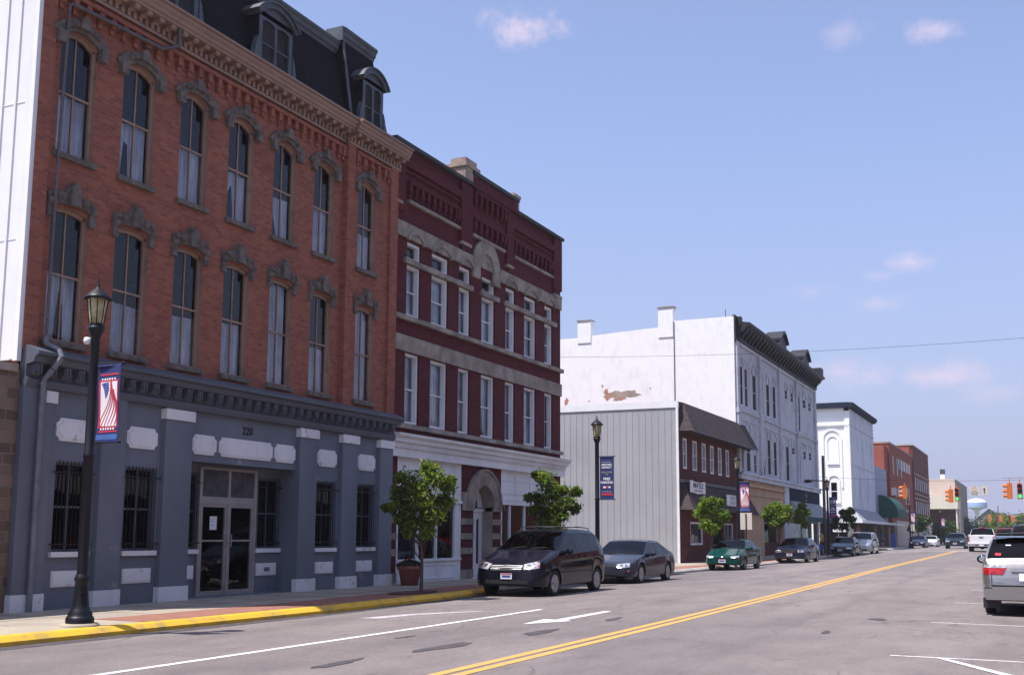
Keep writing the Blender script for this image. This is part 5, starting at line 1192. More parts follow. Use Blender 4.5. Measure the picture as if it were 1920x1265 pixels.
vehicle('sedan', 'charcoal grey sedan parked right behind the black minivan', 'car', V_(SED, L=5.02, W=1.90, R=.325, axles=(1.06, 3.93), paint='car_charcoal', top=[(0, .52), (.06, .62), (.3, .70), (1.3, .90), (1.5, .93), (2.35, 1.36), (2.7, 1.42), (3.3, 1.40), (3.6, 1.35), (4.35, 1.03), (4.9, .99), (5.02, .85)],
        belt=[(0, .50), (1.4, .86), (4.3, .96), (5.02, .82)], gh=(1.5, 2.38, 3.5, 4.32), seams=(1.85, 2.85, 3.75), pillars=((2.80, 2.88), (3.72, 3.78)), sg1=4.12, seats=(2.45, 3.4), hl=(.46, .90, .54, .66, .56, .70), amber=(.86, .93, .42, .47), grille=None, intake=(.45, .28, .38), plate_front=None, handles=(2.6, 3.5), fcor=.26, mmat='car_charcoal', spokes=9), (-12.80, 34.05, 0))
vehicle('coupe', 'metallic green compact car parked beside the sidewalk tree', 'car', V_(SED, L=4.58, W=1.70, R=.30, axles=(.93, 3.55), paint='car_green', grille=(.30, .545, .57, 'trim_black'), bars=1, hl=(.40, .80, .55, .64, .58, .67), plate_front=.36, fcor=.2, intake=(.5, .26, .33), rim='hub_dull', amber=(.80, .85, .50, .54), emblem=(.03, .62), top=[(0, .56), (.06, .65), (.3, .71), (1.05, .90), (1.22, .94), (1.95, 1.32), (2.3, 1.37), (3.0, 1.36), (3.2, 1.32), (3.9, 1.0), (4.48, .97), (4.58, .82)], gh=(1.22, 1.98, 3.12, 3.86), sg1=3.7), (-12.98, 49.6, road_at(-12.9, 51)))
BOX = V_(SED, L=4.95, W=1.84, paint='car_navy', top=[(0, .70), (.04, .76), (.25, .80), (1.3, .93), (1.42, .97), (2.05, 1.38), (2.35, 1.42), (3.3, 1.42), (3.55, 1.38), (4.05, 1.03), (4.85, .98), (4.95, .88)], gh=(1.42, 2.08, 3.45, 4.0), axles=(.98, 3.75), hl=(.46, .86, .62, .74, .62, .74), grille=(.36, .60, .75, 'chrome'), bars=3, emblem=(.05, .79), fcor=.10)
vehicle('sedan', 'dark blue square nosed sedan with chrome grille parked under the grey awning', 'car', BOX, (-12.95, 64.35, road_at(-12.9, 66)+.0))
vehicle('sedan', 'black sedan parked in front of the silver minivan near the corner', 'car', V_(SED, paint='car_dark', emblem=(.04, .62)), (-13.0, 82.4, road_at(-12.9, 84)))
vehicle('minivan', 'silver grey minivan parked last before the side street corner', 'minivan', V_(VAN, paint='car_silvergreen', rack=False, grille=(.3, .68, .76, 'chrome'), bars=1, hl=(.50, .90, .70, .86, .76, .92), emblem=(.04, .72), sglass='car_glass'), (-12.85, 90.4, road_at(-12.9, 92)))
vehicle('sedan', 'dark blue car parked facing us beyond the side street', 'car', V_(SED, paint='car_navy'), (-12.7, 134, road_at(-12.9, 136)))
vehicle('sedan', 'small white car parked behind the far dark blue car', 'car', V_(SED, paint='car_white'), (-12.2, 144, road_at(-12.9, 146)))
vehicle('sedan', 'dark teal sedan driving towards us in the oncoming lane', 'car', V_(BOX, paint='car_teal', emblem=None, grille=(.3, .60, .68, 'trim_black')), (-7.15, 110.5, road_at(-7, 112)))
# pickup seen from behind
PK = dict(L=5.75, W=2.02, R=.39, axles=(1.0, 4.55), sill=.42, top=[(0, .98), (.05, 1.06), (1.2, 1.20), (1.45, 1.25), (2.05, 1.78), (2.3, 1.86), (3.05, 1.86), (3.25, 1.80), (3.42, 1.30), (3.5, 1.28), (5.75, 1.28)],
          belt=[(0, .9), (1.4, 1.18), (3.4, 1.24), (5.75, 1.24)], gh=(1.45, 2.1, 3.08, 3.42), seams=(1.7, 2.75, 3.48), pillars=((2.7, 2.8),), sg1=3.2, bed=(3.5, 5.66), tumble=.30, boxy=True, fcor=.08, rcor=.02, paint='car_white', glass='car_glass_dark',
          hl=(.6, .95, .8, 1.0, .8, 1.0), tl=(.86, .995, .80, 1.18), grille=(.5, .78, 1.02, 'chrome'), plate_rear=.50, spokes=6)
pk, dc, _b = vehicle('pickup_truck', 'white pickup truck driving away with its tailgate towards us', 'pickup truck', PK, (-4.25, 95.8, road_at(-4.25, 98)), rear=True)
L_ = 5.75
q = MB(); q.box(-.99, .99, L_-.02, L_+.14, .44, .62); q.box(-.99, .99, L_-.02, L_+.16, .60, .66); o = q.build('rear_bumper', 'chrome', pk)
q = MB(); q.box(-.45, -.22, L_+.14, L_+.165, .5, .58); q.box(.22, .45, L_+.14, L_+.165, .5, .58); q.build('bumper_step', 'trim_black', o)
q = MB(); q.box(-.16, .16, L_+.16, L_+.17, .46, .60); q.build('license_plate', 'plate', pk)
q = MB(); q.box(-.15, .15, L_+.0, L_+.03, 1.12, 1.18); q.build('tailgate_handle', 'trim_black', pk)
q = MB(); q.box(-.82, -.81, L_-.01, L_+.006, .68, 1.27); q.box(.81, .82, L_-.01, L_+.006, .68, 1.27); q.build('tailgate_gap', 'seam', pk)
q = MB(); q.box(-.22, .22, 3.1, 3.2, 1.87, 1.93); q.build('brake_light', 'lamp_red', pk)
q = MB(); q.box(-.95, .95, 4.3, 4.9, .30, .45); q.cyl((-.75, 4.55, .36), (.75, 4.55, .36), .07); q.cyl((0, 4.4, .36), (0, 4.7, .36), .17); q.build('axle', 'underbody', pk)
# silver wagon nearest on the right
WG = dict(L=4.75, W=1.78, R=.335, axles=(.92, 3.62), sill=.30, top=[(0, .66), (.06, .78), (1.05, 1.0), (1.25, 1.05), (1.95, 1.50), (2.3, 1.58), (3.6, 1.59), (4.12, 1.56), (4.20, 1.53), (4.56, 1.14), (4.66, 1.10), (4.75, .62)],
          belt=[(0, .60), (1.2, .98), (4.3, 1.10), (4.6, 1.09), (4.75, .60)], gh=(1.25, 2.0, 4.14, 4.57), seams=(1.55, 2.55, 3.45), pillars=((2.50, 2.60), (3.42, 3.50)), sg1=4.28, tumble=.34, rcor=.15, paint='car_silver', glass='car_glass_dark',
          hl=(.45, .85, .6, .72, .62, .74), rack=True, plate_rear=None, spokes=6, handles=(2.3, 3.2), hmat='car_silver', mir=1.25, mmat='car_teal', pmat='trim_black')
wg, dc, _b = vehicle('station_wagon', 'silver station wagon parked at the right edge, seen from behind', 'car', WG, (-.26, 24.75, .0), rear=True)
L_ = 4.75
for s in (1, -1):
    o = dc('taillight', 'lamp_red', [(s*.47, L_, .84), (s*.89, L_, .84), (s*.89, L_, .975), (s*.42, L_, .975)], (-s*.35, -1, 0), .012, n=6)
    dc('taillight_lens', 'lamp_clear', [(s*.41, L_, .978), (s*.89, L_, .978), (s*.86, L_, 1.03), (s*.42, L_, 1.03)], (-s*.35, -1, 0), .012, n=6)
    dc('bumper_strip', 'trim_black', [(s*.62, L_, .545), (s*.9, L_, .545), (s*.9, L_, .58), (s*.62, L_, .58)], (-s*.5, -1, 0), .012, n=6, m=1)
    dc('tailgate_gap', 'seam', [(s*.675, L_, .62), (s*.688, L_, .62), (s*.688, L_, 1.10), (s*.675, L_, 1.10)], (0, -1, 0), .010, n=1, m=8)
dc('chrome_strip', 'chrome', [(-.70, L_, 1.115), (.70, L_, 1.115), (.70, L_, 1.135), (-.70, L_, 1.135)], (0, -1, 0), .012, n=12, m=1)
dc('tailgate_gap', 'seam', [(-.675, L_, .605), (.675, L_, .605), (.675, L_, .635), (-.675, L_, .635)], (0, -1, 0), .010, n=12, m=1)
q = MB(); q.box(-.80, .80, L_-.25, L_+.06, .34, .56); q.box(-.68, .68, L_-.2, L_+.055, .56, .60)
q.build('rear_bumper', 'car_silver', wg)
for s in (1, -1): q = MB(); q.box(s*.87, s*.55, L_-1.0, L_-.3, .16, .36); q.build('splash_guard', 'trim_black', wg)
dc('garnish', 'car_silver', [(-.32, L_, .90), (.32, L_, .90), (.32, L_, .97), (-.32, L_, .97)], (0, -1, 0), .035, n=8, m=1); dc('license_plate', 'plate', [(-.17, L_, .72), (.17, L_, .72), (.17, L_, .87), (-.17, L_, .87)], (0, -1, 0), .022, n=2, m=1)
dc('window_decal', 'cloth_red', [(.49, L_, 1.22), (.60, L_, 1.22), (.60, L_, 1.27), (.49, L_, 1.27)], (0, -1, 0), .012, n=2, m=1)
dc('window_sticker', 'canvas_white', [(.30, L_, 1.42), (.40, L_, 1.42), (.40, L_, 1.44), (.30, L_, 1.44)], (0, -1, 0), .012, n=2, m=1)
q = MB(); q.prism([(L_-.64, 1.585), (L_-.50, 1.575), (L_-.48, 1.59), (L_-.64, 1.615)], 'x', -.58, .58); q.build('roof_spoiler', 'car_silver', wg)
dc('badge', 'chrome', [(.46, L_, .705), (.62, L_, .705), (.62, L_, .725), (.46, L_, .725)], (0, -1, 0), .014, n=2, m=1)
# dark SUV ahead of it, red one further on
SUV = dict(L=5.0, W=2.0, R=.38, axles=(.95, 3.9), sill=.35, top=[(0, .9), (.05, 1.0), (1.2, 1.18), (1.4, 1.22), (1.95, 1.78), (2.3, 1.90), (4.5, 1.90), (4.68, 1.84), (4.93, 1.15), (5.0, .8)], belt=[(0, .8), (1.3, 1.12), (4.9, 1.16), (5.0, .78)], gh=(1.4, 2.0, 4.62, 4.92),
           seams=(1.7, 2.7, 3.6), pillars=((2.66, 2.76), (3.6, 3.7)), sg1=4.6, tumble=.26, paint='car_suv', glass='car_glass_dark', hl=(.6, .92, .8, .95, .8, .95), tl=(.84, .99, .8, 1.3), plate_rear=.7, rack=True, boxy=True, fcor=.1, rcor=.05)
vehicle('suv', 'dark sport utility vehicle parked just beyond the silver wagon', 'suv', SUV, (.12, 30.7, .0), rear=True)
vehicle('suv', 'red sport utility vehicle far along the right parking lane', 'suv', V_(SUV, paint='car_red'), (-1.25, 61, road_at(-1, 62)), rear=True)

# ------------------------------------------------------------------ street lamps
def lamp(x, y, label, arms, parts=True):
    z = swz(y); root = thing('street_lamp', label, 'street lamp', (x, y, z), 'black lantern street lamps along the sidewalk'); c = (x, y, z)
    q = MB(); q.lathe([(.30, 0), (.30, .02), (.27, .05), (.0, .05)], c, 20); q.build('plinth', 'concrete', root)
    q = MB(); q.lathe([(.215, .04), (.215, .12), (.20, .15), (.185, .16), (.185, .20), (.15, .25), (.125, .32), (.115, .42), (.105, .55), (.10, .68), (.115, .70), (.115, .74), (.10, .77), (.088, .80)], c, 20, flute=.05); q.cyl((x+.08, y-.05, z+.5), (x+.14, y-.09, z+.5), .03); q.build('base', 'metal_black', root)
    q = MB(); q.lathe([(.082, .78), (.082, 1.2), (.078, 2.6), (.09, 2.62), (.09, 2.66), (.078, 2.68), (.070, 4.52), (.085, 4.55), (.10, 4.60), (.13, 4.66), (.135, 4.70), (.05, 4.71)], c, 16, flute=.06); q.build('pole', 'metal_black', root)
    q = MB(); n = 8
    lo, hi = (.105, 4.74), (.165, 5.16)
    for i in range(n):
        a = 2*math.pi*i/n; p = lambda r, h, t: (x+r*math.cos(t), y+r*math.sin(t), z+h)
        q.cyl(p(lo[0], lo[1]-.02, a), p(hi[0], hi[1]+.01, a), .009, n=5)
    q.lathe([(.05, 4.70), (.125, 4.71), (.125, 4.75), (.10, 4.76)], c, 8, smooth=False)
    q.lathe([(.10, 5.15), (.215, 5.15), (.215, 5.18), (.18, 5.21), (.10, 5.29), (.055, 5.32), (.03, 5.34), (.035, 5.37), (.015, 5.40), (.02, 5.43), (.004, 5.50)], c, 16)
    o = q.build('lantern', 'metal_black', root)
    q = MB(); q.lathe([(.100, 4.745), (.158, 5.155)], c, 8, smooth=False); q.build('lantern_glass', 'lantern_glass', o)
    q = MB(); q.lathe([(.0, 4.76), (.04, 4.78), (.045, 4.95), (.0, 5.02)], c, 8); q.build('bulb', 'sign_white', o)
    q = MB()
    for h in arms: q = MB(); q.cyl((x+.06, y, z+h), (x+.62, y, z+h+.0), .014, n=6); q.lathe([(.0, -.03), (.028, 0), (0, .03)], (x+.63, y, z+h), 6); q.build('banner_arm', 'metal_black', root)
    return root
def flag_banner(x, y, zt, zb, label, seed=0, grp='patriotic banners hanging from street lamps'):
    xa, xb = x+.10, x+.60; w_ = xb-xa
    wav = lambda xx, zz: y+.02*math.sin((xx-x)*9+seed)+.012*math.sin(zz*6+seed)
    root = MB(); n, m = 6, 10
    def sheet(mb, x0, x1, z0, z1, off, mi=0, n=n, m=m):
        vs = [(x0+(x1-x0)*i/n, wav(x0+(x1-x0)*i/n, z0+(z1-z0)*j/m)-off, z0+(z1-z0)*j/m) for i in range(n+1) for j in range(m+1)]
        mb.add(vs, [(i*(m+1)+j, (i+1)*(m+1)+j, (i+1)*(m+1)+j+1, i*(m+1)+j+1) for i in range(n) for j in range(m)], mi, True)
    sheet(root, xa, xb, zb, zt, 0); sheet(root, xa, xb, zb, zt, -.006)
    root.cyl((xa, y, zt), (xb, y, zt), .022, n=6)
    o = tag(root.build('banner', 'cloth_navy'), label, 'banner', grp)
    H_ = zt-zb; q = MB(); sheet(q, xa+.01, xb-.01, zb+.04, zb+H_*.10, .004, 0, 4, 2); q.build('hem_panel', 'cloth_blue', o)
    q = MB()
    for z in (zt-H_*.125, zb+H_*.13): sheet(q, xa+.05, xb-.03, z, z+H_*.022, .005, 0, 5, 1)
    q.build('red_band', 'cloth_red', o)
    q = MB()
    for z in (zt-H_*.175, zb+H_*.175):
        for k in range(6):
            xx = xa+.10+k*(w_-.2)/5; q.add([(xx+.02*math.sin(2*math.pi*t/5)*(1 if True else 1), wav(xx, z)-.007, z+.02*math.cos(2*math.pi*t/5)) for t in range(5)], [(0, 1, 2, 3, 4)])
    q.build('star_row', 'cloth_white', o)
    q = MB(); z0, z1 = zb+H_*.21, zt-H_*.21; sheet(q, xa+.03, xb-.03, z0-.03, z1+.03, .004, 0); q.build('red_border', 'cloth_red', o)
    q = MB(); sheet(q, xa+.07, xb-.05, z0, z1, .007, 0); f = q.build('flag_panel', 'cloth_white', o)
    ww, hh = w_-.12, z1-z0; P = lambda u, v, off: (xa+.07+u*ww, wav(xa+.07+u*ww, z0+v*hh)-off, z0+v*hh)
    q = MB()
    for k in range(6):   # waving stripes
        pts = []
        for i in range(13):
            v = 1-i/12; u = .60+.06*k+.05*math.sin(v*3)-(1-v)**1.2*(.62-.13*k)+.10*math.sin((1-v)*5.0-k*.3)
            if k >= 3: v = v*.80+.02
            pts.append((max(.0, min(1, u)), v))
        for (u0, v0), (u1, v1) in zip(pts, pts[1:]):
            t = .028; q.quad(P(u0-t, v0, .010), P(u0+t, v0, .010), P(u1+t, v1, .010), P(u1-t, v1, .010))
    q.build('flag_stripes', 'cloth_red', f)
    q = MB(); q.add([P(.06, .97, .011), P(.50, .99, .011), P(.52, .82, .011), P(.42, .70, .011), P(.30, .62, .011), P(.22, .80, .011)], [(0, 1, 2, 3, 4, 5)]); q.build('flag_canton', 'ink_blue', f)
    q = MB()
    for r_ in range(5):
        for k in range(4-r_//2): u, v = .16+k*.10+r_*.025, .95-r_*.06; q.add([P(u+.018*math.sin(t*1.257), v+.010*math.cos(t*1.257), .013) for t in range(5)], [(0, 1, 2, 3, 4)])
    q.build('canton_stars', 'cloth_white', f)
    return o
def parking_banner(x, y, zt, zb, label):
    xa, xb = x+.10, x+.60; q = MB(); q.box(xa, xb, y-.004, y+.004, zb, zt); q.cyl((xa, y, zt), (xb, y, zt), .022, n=6)
    o = tag(q.build('banner', 'cloth_navy'), label, 'banner', 'parking banners hanging from street lamps'); xc = (xa+xb)/2; H_ = zt-zb
    for s, sz, t, mt in (('HISTORIC', .085, .18, 'cloth_white'), ('DISTRICT', .085, .245, 'cloth_white'), ('WELCOME', .08, .36, 'ink_grey'), ('TO', .07, .415, 'ink_grey'), ('FREE', .12, .515, 'cloth_white'), ('PARKING', .105, .60, 'cloth_white')):
        text(s, sz, mt, (xc, y-.008, zt-H_*t), 'y', o, 'lettering', .002, .003)
    q = MB(); q.box(xa+.12, xb-.12, y-.009, y-.006, zt-H_*.73, zt-H_*.69); q.build('printed_bar', 'cloth_white', o)
    q = MB(); q.box(xc-.04, xc+.06, y-.011, y-.0092, zt-H_*.728, zt-H_*.692); q.box(xa+.06, xb-.05, y-.009, y-.006, zb+H_*.10, zb+H_*.15); q.build('red_band', 'cloth_red', o)
    q = MB()
    for k in range(6): q.box(xa+.08+k*.06, xa+.10+k*.06, y-.009, y-.006, zb+H_*.18, zb+H_*.195); q.box(xa+.08+k*.06, xa+.10+k*.06, y-.009, y-.006, zt-H_*.12, zt-H_*.105)
    q.build('star_row', 'cloth_white', o)
LX = -13.52
LA = [(12.98, 'large black lantern street lamp nearest us before the blue-grey storefront', 'f'), (35.4, 'black lantern street lamp rising behind the parked minivan', 'p'), (54.9, 'black lantern street lamp in front of the brown shingled building', 'f'), (81.0, 'black lantern street lamp in front of the tall white brick building corner', 'p'), (136, 'far black street lamp before the red brick building', 'f'), (180, 'farthest black street lamp near the beige building', 'f')]
BL = {0: 'flag banner on the nearest street lamp', 1: 'navy free parking banner against the grey metal wall', 2: 'flag banner before the tan storefront', 3: 'navy parking banner against the white corner building', 4: 'small far flag banner before the red brick building', 5: 'smallest flag banner near the beige building'}
for i, (y, lb, k) in enumerate(LA):
    z = swz(y)
    if i: arms = (4.08, 2.62)
    else: arms = (4.08, 2.84)
    lamp(LX, y, lb, arms)
    if k == 'f': flag_banner(LX, y, z+arms[0]-.03, z+arms[1]+.0, BL[i], i)
    else: parking_banner(LX, y, z+arms[0]-.03, z+arms[1], BL[i])
q = MB(); q.lathe([(0, -.06), (.05, -.05), (.06, 0), (.05, .05), (0, .06)], (LX-.09, 12.9, 4.62), 10); tag(q.build('photocell', 'sign_white'), 'small white sensor clipped to the nearest lamp pole', 'sensor')
# cobra-head street light on a wooden pole by the corner
UP = thing('utility_pole', 'tall brown utility pole with a dark lamp head in front of the white corner building', 'utility pole', (-14.6, 86, swz(86)))
q = MB(); q.cyl((-14.6, 86, .3), (-14.6, 86, 7.6), .12, .10, 12); q.build('pole', 'pole_brown', UP)
q = MB(); q.cyl((-14.6, 86, 5.7), (-15.6, 86, 5.75), .04, n=6); q.lathe([(0, -.12), (.28, -.08), (.32, .02), (.18, .13), (0, .16)], (-15.75, 86, 5.68), 12); q.build('lamp_head', 'metal_black', UP)

# ------------------------------------------------------------------ street trees
def tree(x, y, z0, h, rx, rz, zc, n, leafmat_, label, seed, trunk_r=.05, lobes=9, leaf=.085, group='young street trees', fork=.45, z_base=True, spread=.55, lean=0, kind=None, name='street_tree', shape=None):
    random.seed(seed); root = thing(name, label, 'tree', (x, y, z0), group)
    t = MB(); pts = []; top = zc-rz*.1
    nseg = 6
    for i in range(nseg+1):
        u = i/nseg; pts.append(Vector((x+lean*u+.04*math.sin(i*1.7+seed)*h*.15*u, y+.04*math.cos(i*1.3+seed)*h*.15*u, z0+(top-z0)*u)))
    for i, (a, b) in enumerate(zip(pts, pts[1:])): t.cyl(a, b, trunk_r*(1.15-.55*i/nseg), trunk_r*(1.15-.55*(i+1)/nseg), 8, cap=False)
    C = []
    for k in range(lobes):
        a = k*2.4+random.random()*.8; r = spread*(.5+.95*random.random()); ph = random.uniform(-.9, 1.0)
        c = Vector((x+lean+math.cos(a)*rx*r*math.sqrt(max(.15, 1-ph*ph*.6)), y+math.sin(a)*rx*r*math.sqrt(max(.15, 1-ph*ph*.6)), zc+ph*rz*.72)); C.append((c, rx*random.uniform(.20, .42), random.uniform(-.25, .25)))
        s = pts[int(nseg*random.uniform(fork, .98))]; mid = (s+c)/2+Vector((0, 0, -.05*h)); t.cyl(s, mid, trunk_r*.42, trunk_r*.3, 5, cap=False); t.cyl(mid, c, trunk_r*.3, trunk_r*.12, 5, cap=False)
    if shape:
        C = []
        for a_, z_, r_ in shape:
            for rep in range(2):
                dd = random.uniform(-.5, .5)*rx*.9*(1 if r_ > .2 else .3); C.append((Vector((x+.90*a_-.43*dd, y+.43*a_+.90*dd, z_)), r_*random.uniform(.75, 1.1), random.uniform(-.22, .22)))
            c = C[-1][0]; s = pts[int(nseg*min(.98, max(.3, (z_-z0)/(top-z0)*.6)))]; mid = (s+c)/2+Vector((0, 0, -.04*h)); t.cyl(s, mid, trunk_r*.42, trunk_r*.28, 5, cap=False); t.cyl(mid, c, trunk_r*.28, trunk_r*.1, 5, cap=False)
    else: C.append((Vector((x+lean, y, zc)), rx*.42, 0)); C.append((Vector((x+lean+rx*.1, y, zc+rz*.72)), rx*.3, .1))
    t.build('trunk', 'bark', root)
    vs, fs, tone = [], [], []
    for k in range(n):
        c, R, tn = random.choice(C); d = Vector((random.gauss(0, 1), random.gauss(0, 1), random.gauss(0, 1))).normalized(); r = R*random.random()**.45*(1.0 if random.random() < .72 else 1.45)
        p = c+Vector((d.x*r, d.y*r, d.z*r*.9)); nrm = (d*.5+Vector((random.gauss(0, .5), random.gauss(0, .5), random.gauss(.5, .5)))).normalized()
        a = nrm.orthogonal().normalized(); a.rotate(Matrix.Rotation(random.random()*6.28, 3, nrm)); b = nrm.cross(a); s = leaf*random.uniform(.6, 1.25); o = len(vs)
        vs += [p-a*s, p-b*s*.45+nrm*s*.12, p+a*s*.9-nrm*s*.25, p+b*s*.45+nrm*s*.12]; fs.append((o, o+1, o+2, o+3)); tone.append(min(1, max(0, .45+tn+random.gauss(0, .2))))
    me = bpy.data.meshes.new('crown'); org = Vector((x, y, zc)); me.from_pydata([tuple(v-org) for v in vs], [], fs); me.materials.append(MATS[leafmat_])
    at = me.attributes.new('tone', 'FLOAT', 'FACE'); at.data.foreach_set('value', tone)
    o = bpy.data.objects.new('crown', me); COL.objects.link(o); o.parent = root; o.location = org-Vector((x, y, z0)); return root
TR = tree(-13.75, 23.95, .15, 3.2, 1.05, .98, 2.52, 4700, 'leaf_green', 'young green tree in a mulch bed in front of the maroon building', 11, .042, 1, .078, fork=.3, shape=[((p-790)/75, 1.6+(1005-q)/75, r/75) for p, q, r in ((800,885,17),(812,905,22),(836,918,16),(832,945,20),(770,915,22),(745,930,20),(735,957,11),(722,957,6),(762,950,26),(795,945,26),(812,970,24),(775,985,22),(798,1000,19),(765,1003,11),(750,903,12),(750,980,11),(842,905,8),(785,925,16))])
tree(-13.75, 31.9, .15, 3.2, .80, .95, 2.62, 5600, 'leaf_green', 'young tree behind the minivan with one brighter branch', 5, .04, 1, .075, shape=[((p-1040)/59, 1.6+(1005-q)/59, r/59) for p, q, r in ((1030,905,17),(1014,897,9),(1042,925,20),(1018,940,16),(1000,938,8),(1050,950,20),(1072,948,16),(1086,928,10),(1086,957,10),(1035,965,21),(1060,970,17),(1032,985,16),(1064,925,10),(1050,985,12),(1012,960,12))])
tree(-13.85, 51.2, .15, 3.1, .95, .85, 2.45, 4200, 'leaf_bright', 'bright yellow-green tree behind the green car', 21, .04, 1, .11, shape=[((p-1335)/40, 1.6+(1005-q)/40, r/40*1.3) for p, q, r in ((1325,945,8),(1350,946,7),(1314,965,7),(1335,960,11),(1356,968,7),(1323,985,9),(1345,984,9),(1335,993,7),(1337,941,5),(1318,953,6))])
tree(-13.85, 66.0, .2, 3.1, 1.15, .85, 2.72, 3800, 'leaf_bright', 'wide yellow-green tree behind the dark blue sedan', 22, .04, 1, .12, shape=[((p-1462)/32, 1.6+(1005-q)/32, r/32*1.35) for p, q, r in ((1445,958,6),(1460,953,8),(1476,957,7),(1440,968,5),(1455,970,8),(1473,971,8),(1450,983,5),(1466,983,5),(1482,963,4))])
tree(-14.0, 73.6, .2, 3.1, .95, 1.0, 2.8, 2800, 'leaf_green', 'darker green tree under the grey awning front', 23, .04, 1, .12, shape=[((p-1505)/29, 1.6+(1005-q)/29, r/29*1.3) for p, q, r in ((1508,950,6),(1500,962,6),(1515,962,6),(1505,975,7),(1495,975,4),(1512,985,4))])
tree(-14.1, 93.0, .3, 3.3, 1.75, 1.15, 3.0, 2600, 'leaf_dark', 'dark leaved tree beside the white and blue shop sign', 24, .05, 1, .15, shape=[((p-1595)/23, 1.6+(1005-q)/23, r/23*1.15) for p, q, r in ((1590,962,5),(1601,960,5),(1580,975,6),(1597,972,7),(1610,974,6),(1576,987,5),(1592,988,6),(1608,986,4))])
tree(-13.9, 150, .35, 3.6, 1.7, 1.3, 2.9, 1600, 'leaf_dark', 'far green tree before the tall dark brick building', 25, .07, 9, .22)
tree(-13.6, 186, .35, 3.4, 3.2, 1.4, 2.4, 2000, 'leaf_dark', 'low broad dark tree below the beige building', 26, .09, 12, .26)
q = MB(); q.prism([(-13.98-.38*math.cos(t*.524), 23.95+1.0*math.sin(t*.524)) for t in range(12)], 'z', .156, .185); tag(q.build('mulch_bed', 'mulch'), kind='structure')
# trees at the end of the street
bgt = [(-9.5, 330, 7.5, 5.2, 'leaf_green', 'rounded tree right of the distant gabled house'), (-17.5, 300, 6.0, 4.2, 'leaf_dark', 'dark tree left of the distant gabled house'), (-6.5, 250, 5.2, 3.6, 'leaf_green', 'bright rounded tree under the far traffic lights'), (-4.5, 300, 7.0, 5.0, 'leaf_green', 'tree behind the far traffic lights'), (-1.5, 260, 6.0, 4.6, 'leaf_dark', 'tree above the dark parked vehicle'), (1.5, 340, 8.0, 6, 'leaf_green', 'tall tree at the far right end of the street'), (-13.2, 380, 9, 6, 'leaf_dark', 'dark tree behind the pickup truck'), (3.5, 230, 6.5, 4, 'leaf_green', 'tree at the right edge beyond the parking lane')]
for i, (x, y, h, r, m_, lb) in enumerate(bgt): tree(x, y, .2, h, r, h*.40, h*.58, 2200, m_, lb, 40+i, .2, 11, .42, group='trees at the end of the street', spread=.7, name='shade_tree')

# ------------------------------------------------------------------ planter, signs, signals, wires, people
PL = thing('flower_planter', 'terracotta coloured planter with dark foliage beside the shop window', 'planter', (-16.25, 27.62, SW))
q = MB(); c = (-16.2, 27.55, SW); q.lathe([(.0, 0), (.24, 0), (.32, .44), (.36, .44), (.36, .54), (.31, .54), (.30, .48), (0, .46)], c, 20); q.build('pot', 'terracotta', PL)
random.seed(8); q = MB()
for k in range(420):
    a, r = random.random()*6.28, .36*random.random()**.5; p = Vector((c[0]+r*math.cos(a), c[1]+r*math.sin(a), SW+.52+random.random()*.24*(1.1-r/.45))); d = Vector((random.gauss(0, 1), random.gauss(0, 1), random.gauss(0, 1))).normalized()*.06; e = d.orthogonal().normalized()*.025
    q.add([p-d, p-e, p+d, p+e], [(0, 1, 2, 3)], 1 if random.random() < .08 else 0)
q.build('foliage', ['leaf_dark', 'flower_red'], PL)
def post_sign(x, y, z1, w_, h, label):
    z = swz(y); r_ = thing('parking_sign', label, 'sign', (x, y, z)); q = MB(); q.box(x-.03, x+.03, y-.05, y-.02, z, z1-.04); q.build('post', 'metal_black', r_)
    q = MB(); q.box(x-w_/2, x+w_/2, y-.018, y-.012, z1-h, z1); q.build('panel', 'sign_back', r_)
post_sign(-14.05, 58.8, 2.78, .62, .88, 'blank back of a parking sign on a post behind the green car'); post_sign(-13.8, 141, 3.1, .6, .9, 'small far sign on a post beside the far tree')
SG = thing('law_office_sign', 'white sign reading MAYLE above the lower shingled awning', 'sign', (-16.0, 59.9, 3.9))
q = MB(); xs_ = X3+.42; q.prism([(y-1.4, z-.05) for y, z in ((58.45, 3.92), (58.6, 3.86), (58.8, 3.90), (59.9, 3.82), (61.0, 3.90), (61.2, 3.86), (61.35, 3.92), (61.3, 4.44), (61.35, 4.52), (60.9, 4.52), (60.6, 4.46), (59.2, 4.46), (58.9, 4.52), (58.45, 4.52), (58.5, 4.44))], 'x', xs_, xs_+.05); P_ = q.build('panel', 'sign_white', SG)
text('MAYLE', .40, 'ink_black', (xs_+.055, 58.5, 4.22), 'x', P_, 'lettering', .004, .006, 1.6); text('LAW OFFICE', .17, 'ink_grey', (xs_+.055, 58.5, 3.95), 'x', P_, 'lettering', .004, .003, 1.7)
q = MB(); q.cyl((X3+.1, 57.6, 4.38), (xs_, 57.6, 4.38), .02, n=5); q.cyl((X3+.1, 59.4, 4.38), (xs_, 59.4, 4.38), .02, n=5); q.build('bracket', 'metal_black', SG)
q = MB(); q.box(X3+.60, X3+.65, 63.9, 66.6, 3.30, 3.94); SG2 = tag(q.build('shop_sign', 'sign_white'), 'white two line sign at the right end of the lower awning', 'sign'); text('VIDEO', .3, 'ink_grey', (X3+.655, 65.25, 3.76), 'x', SG2, 'lettering', .003, 0, 1.6); text('SHOP', .3, 'ink_grey', (X3+.655, 65.25, 3.48), 'x', SG2, 'lettering', .003, 0, 1.6)
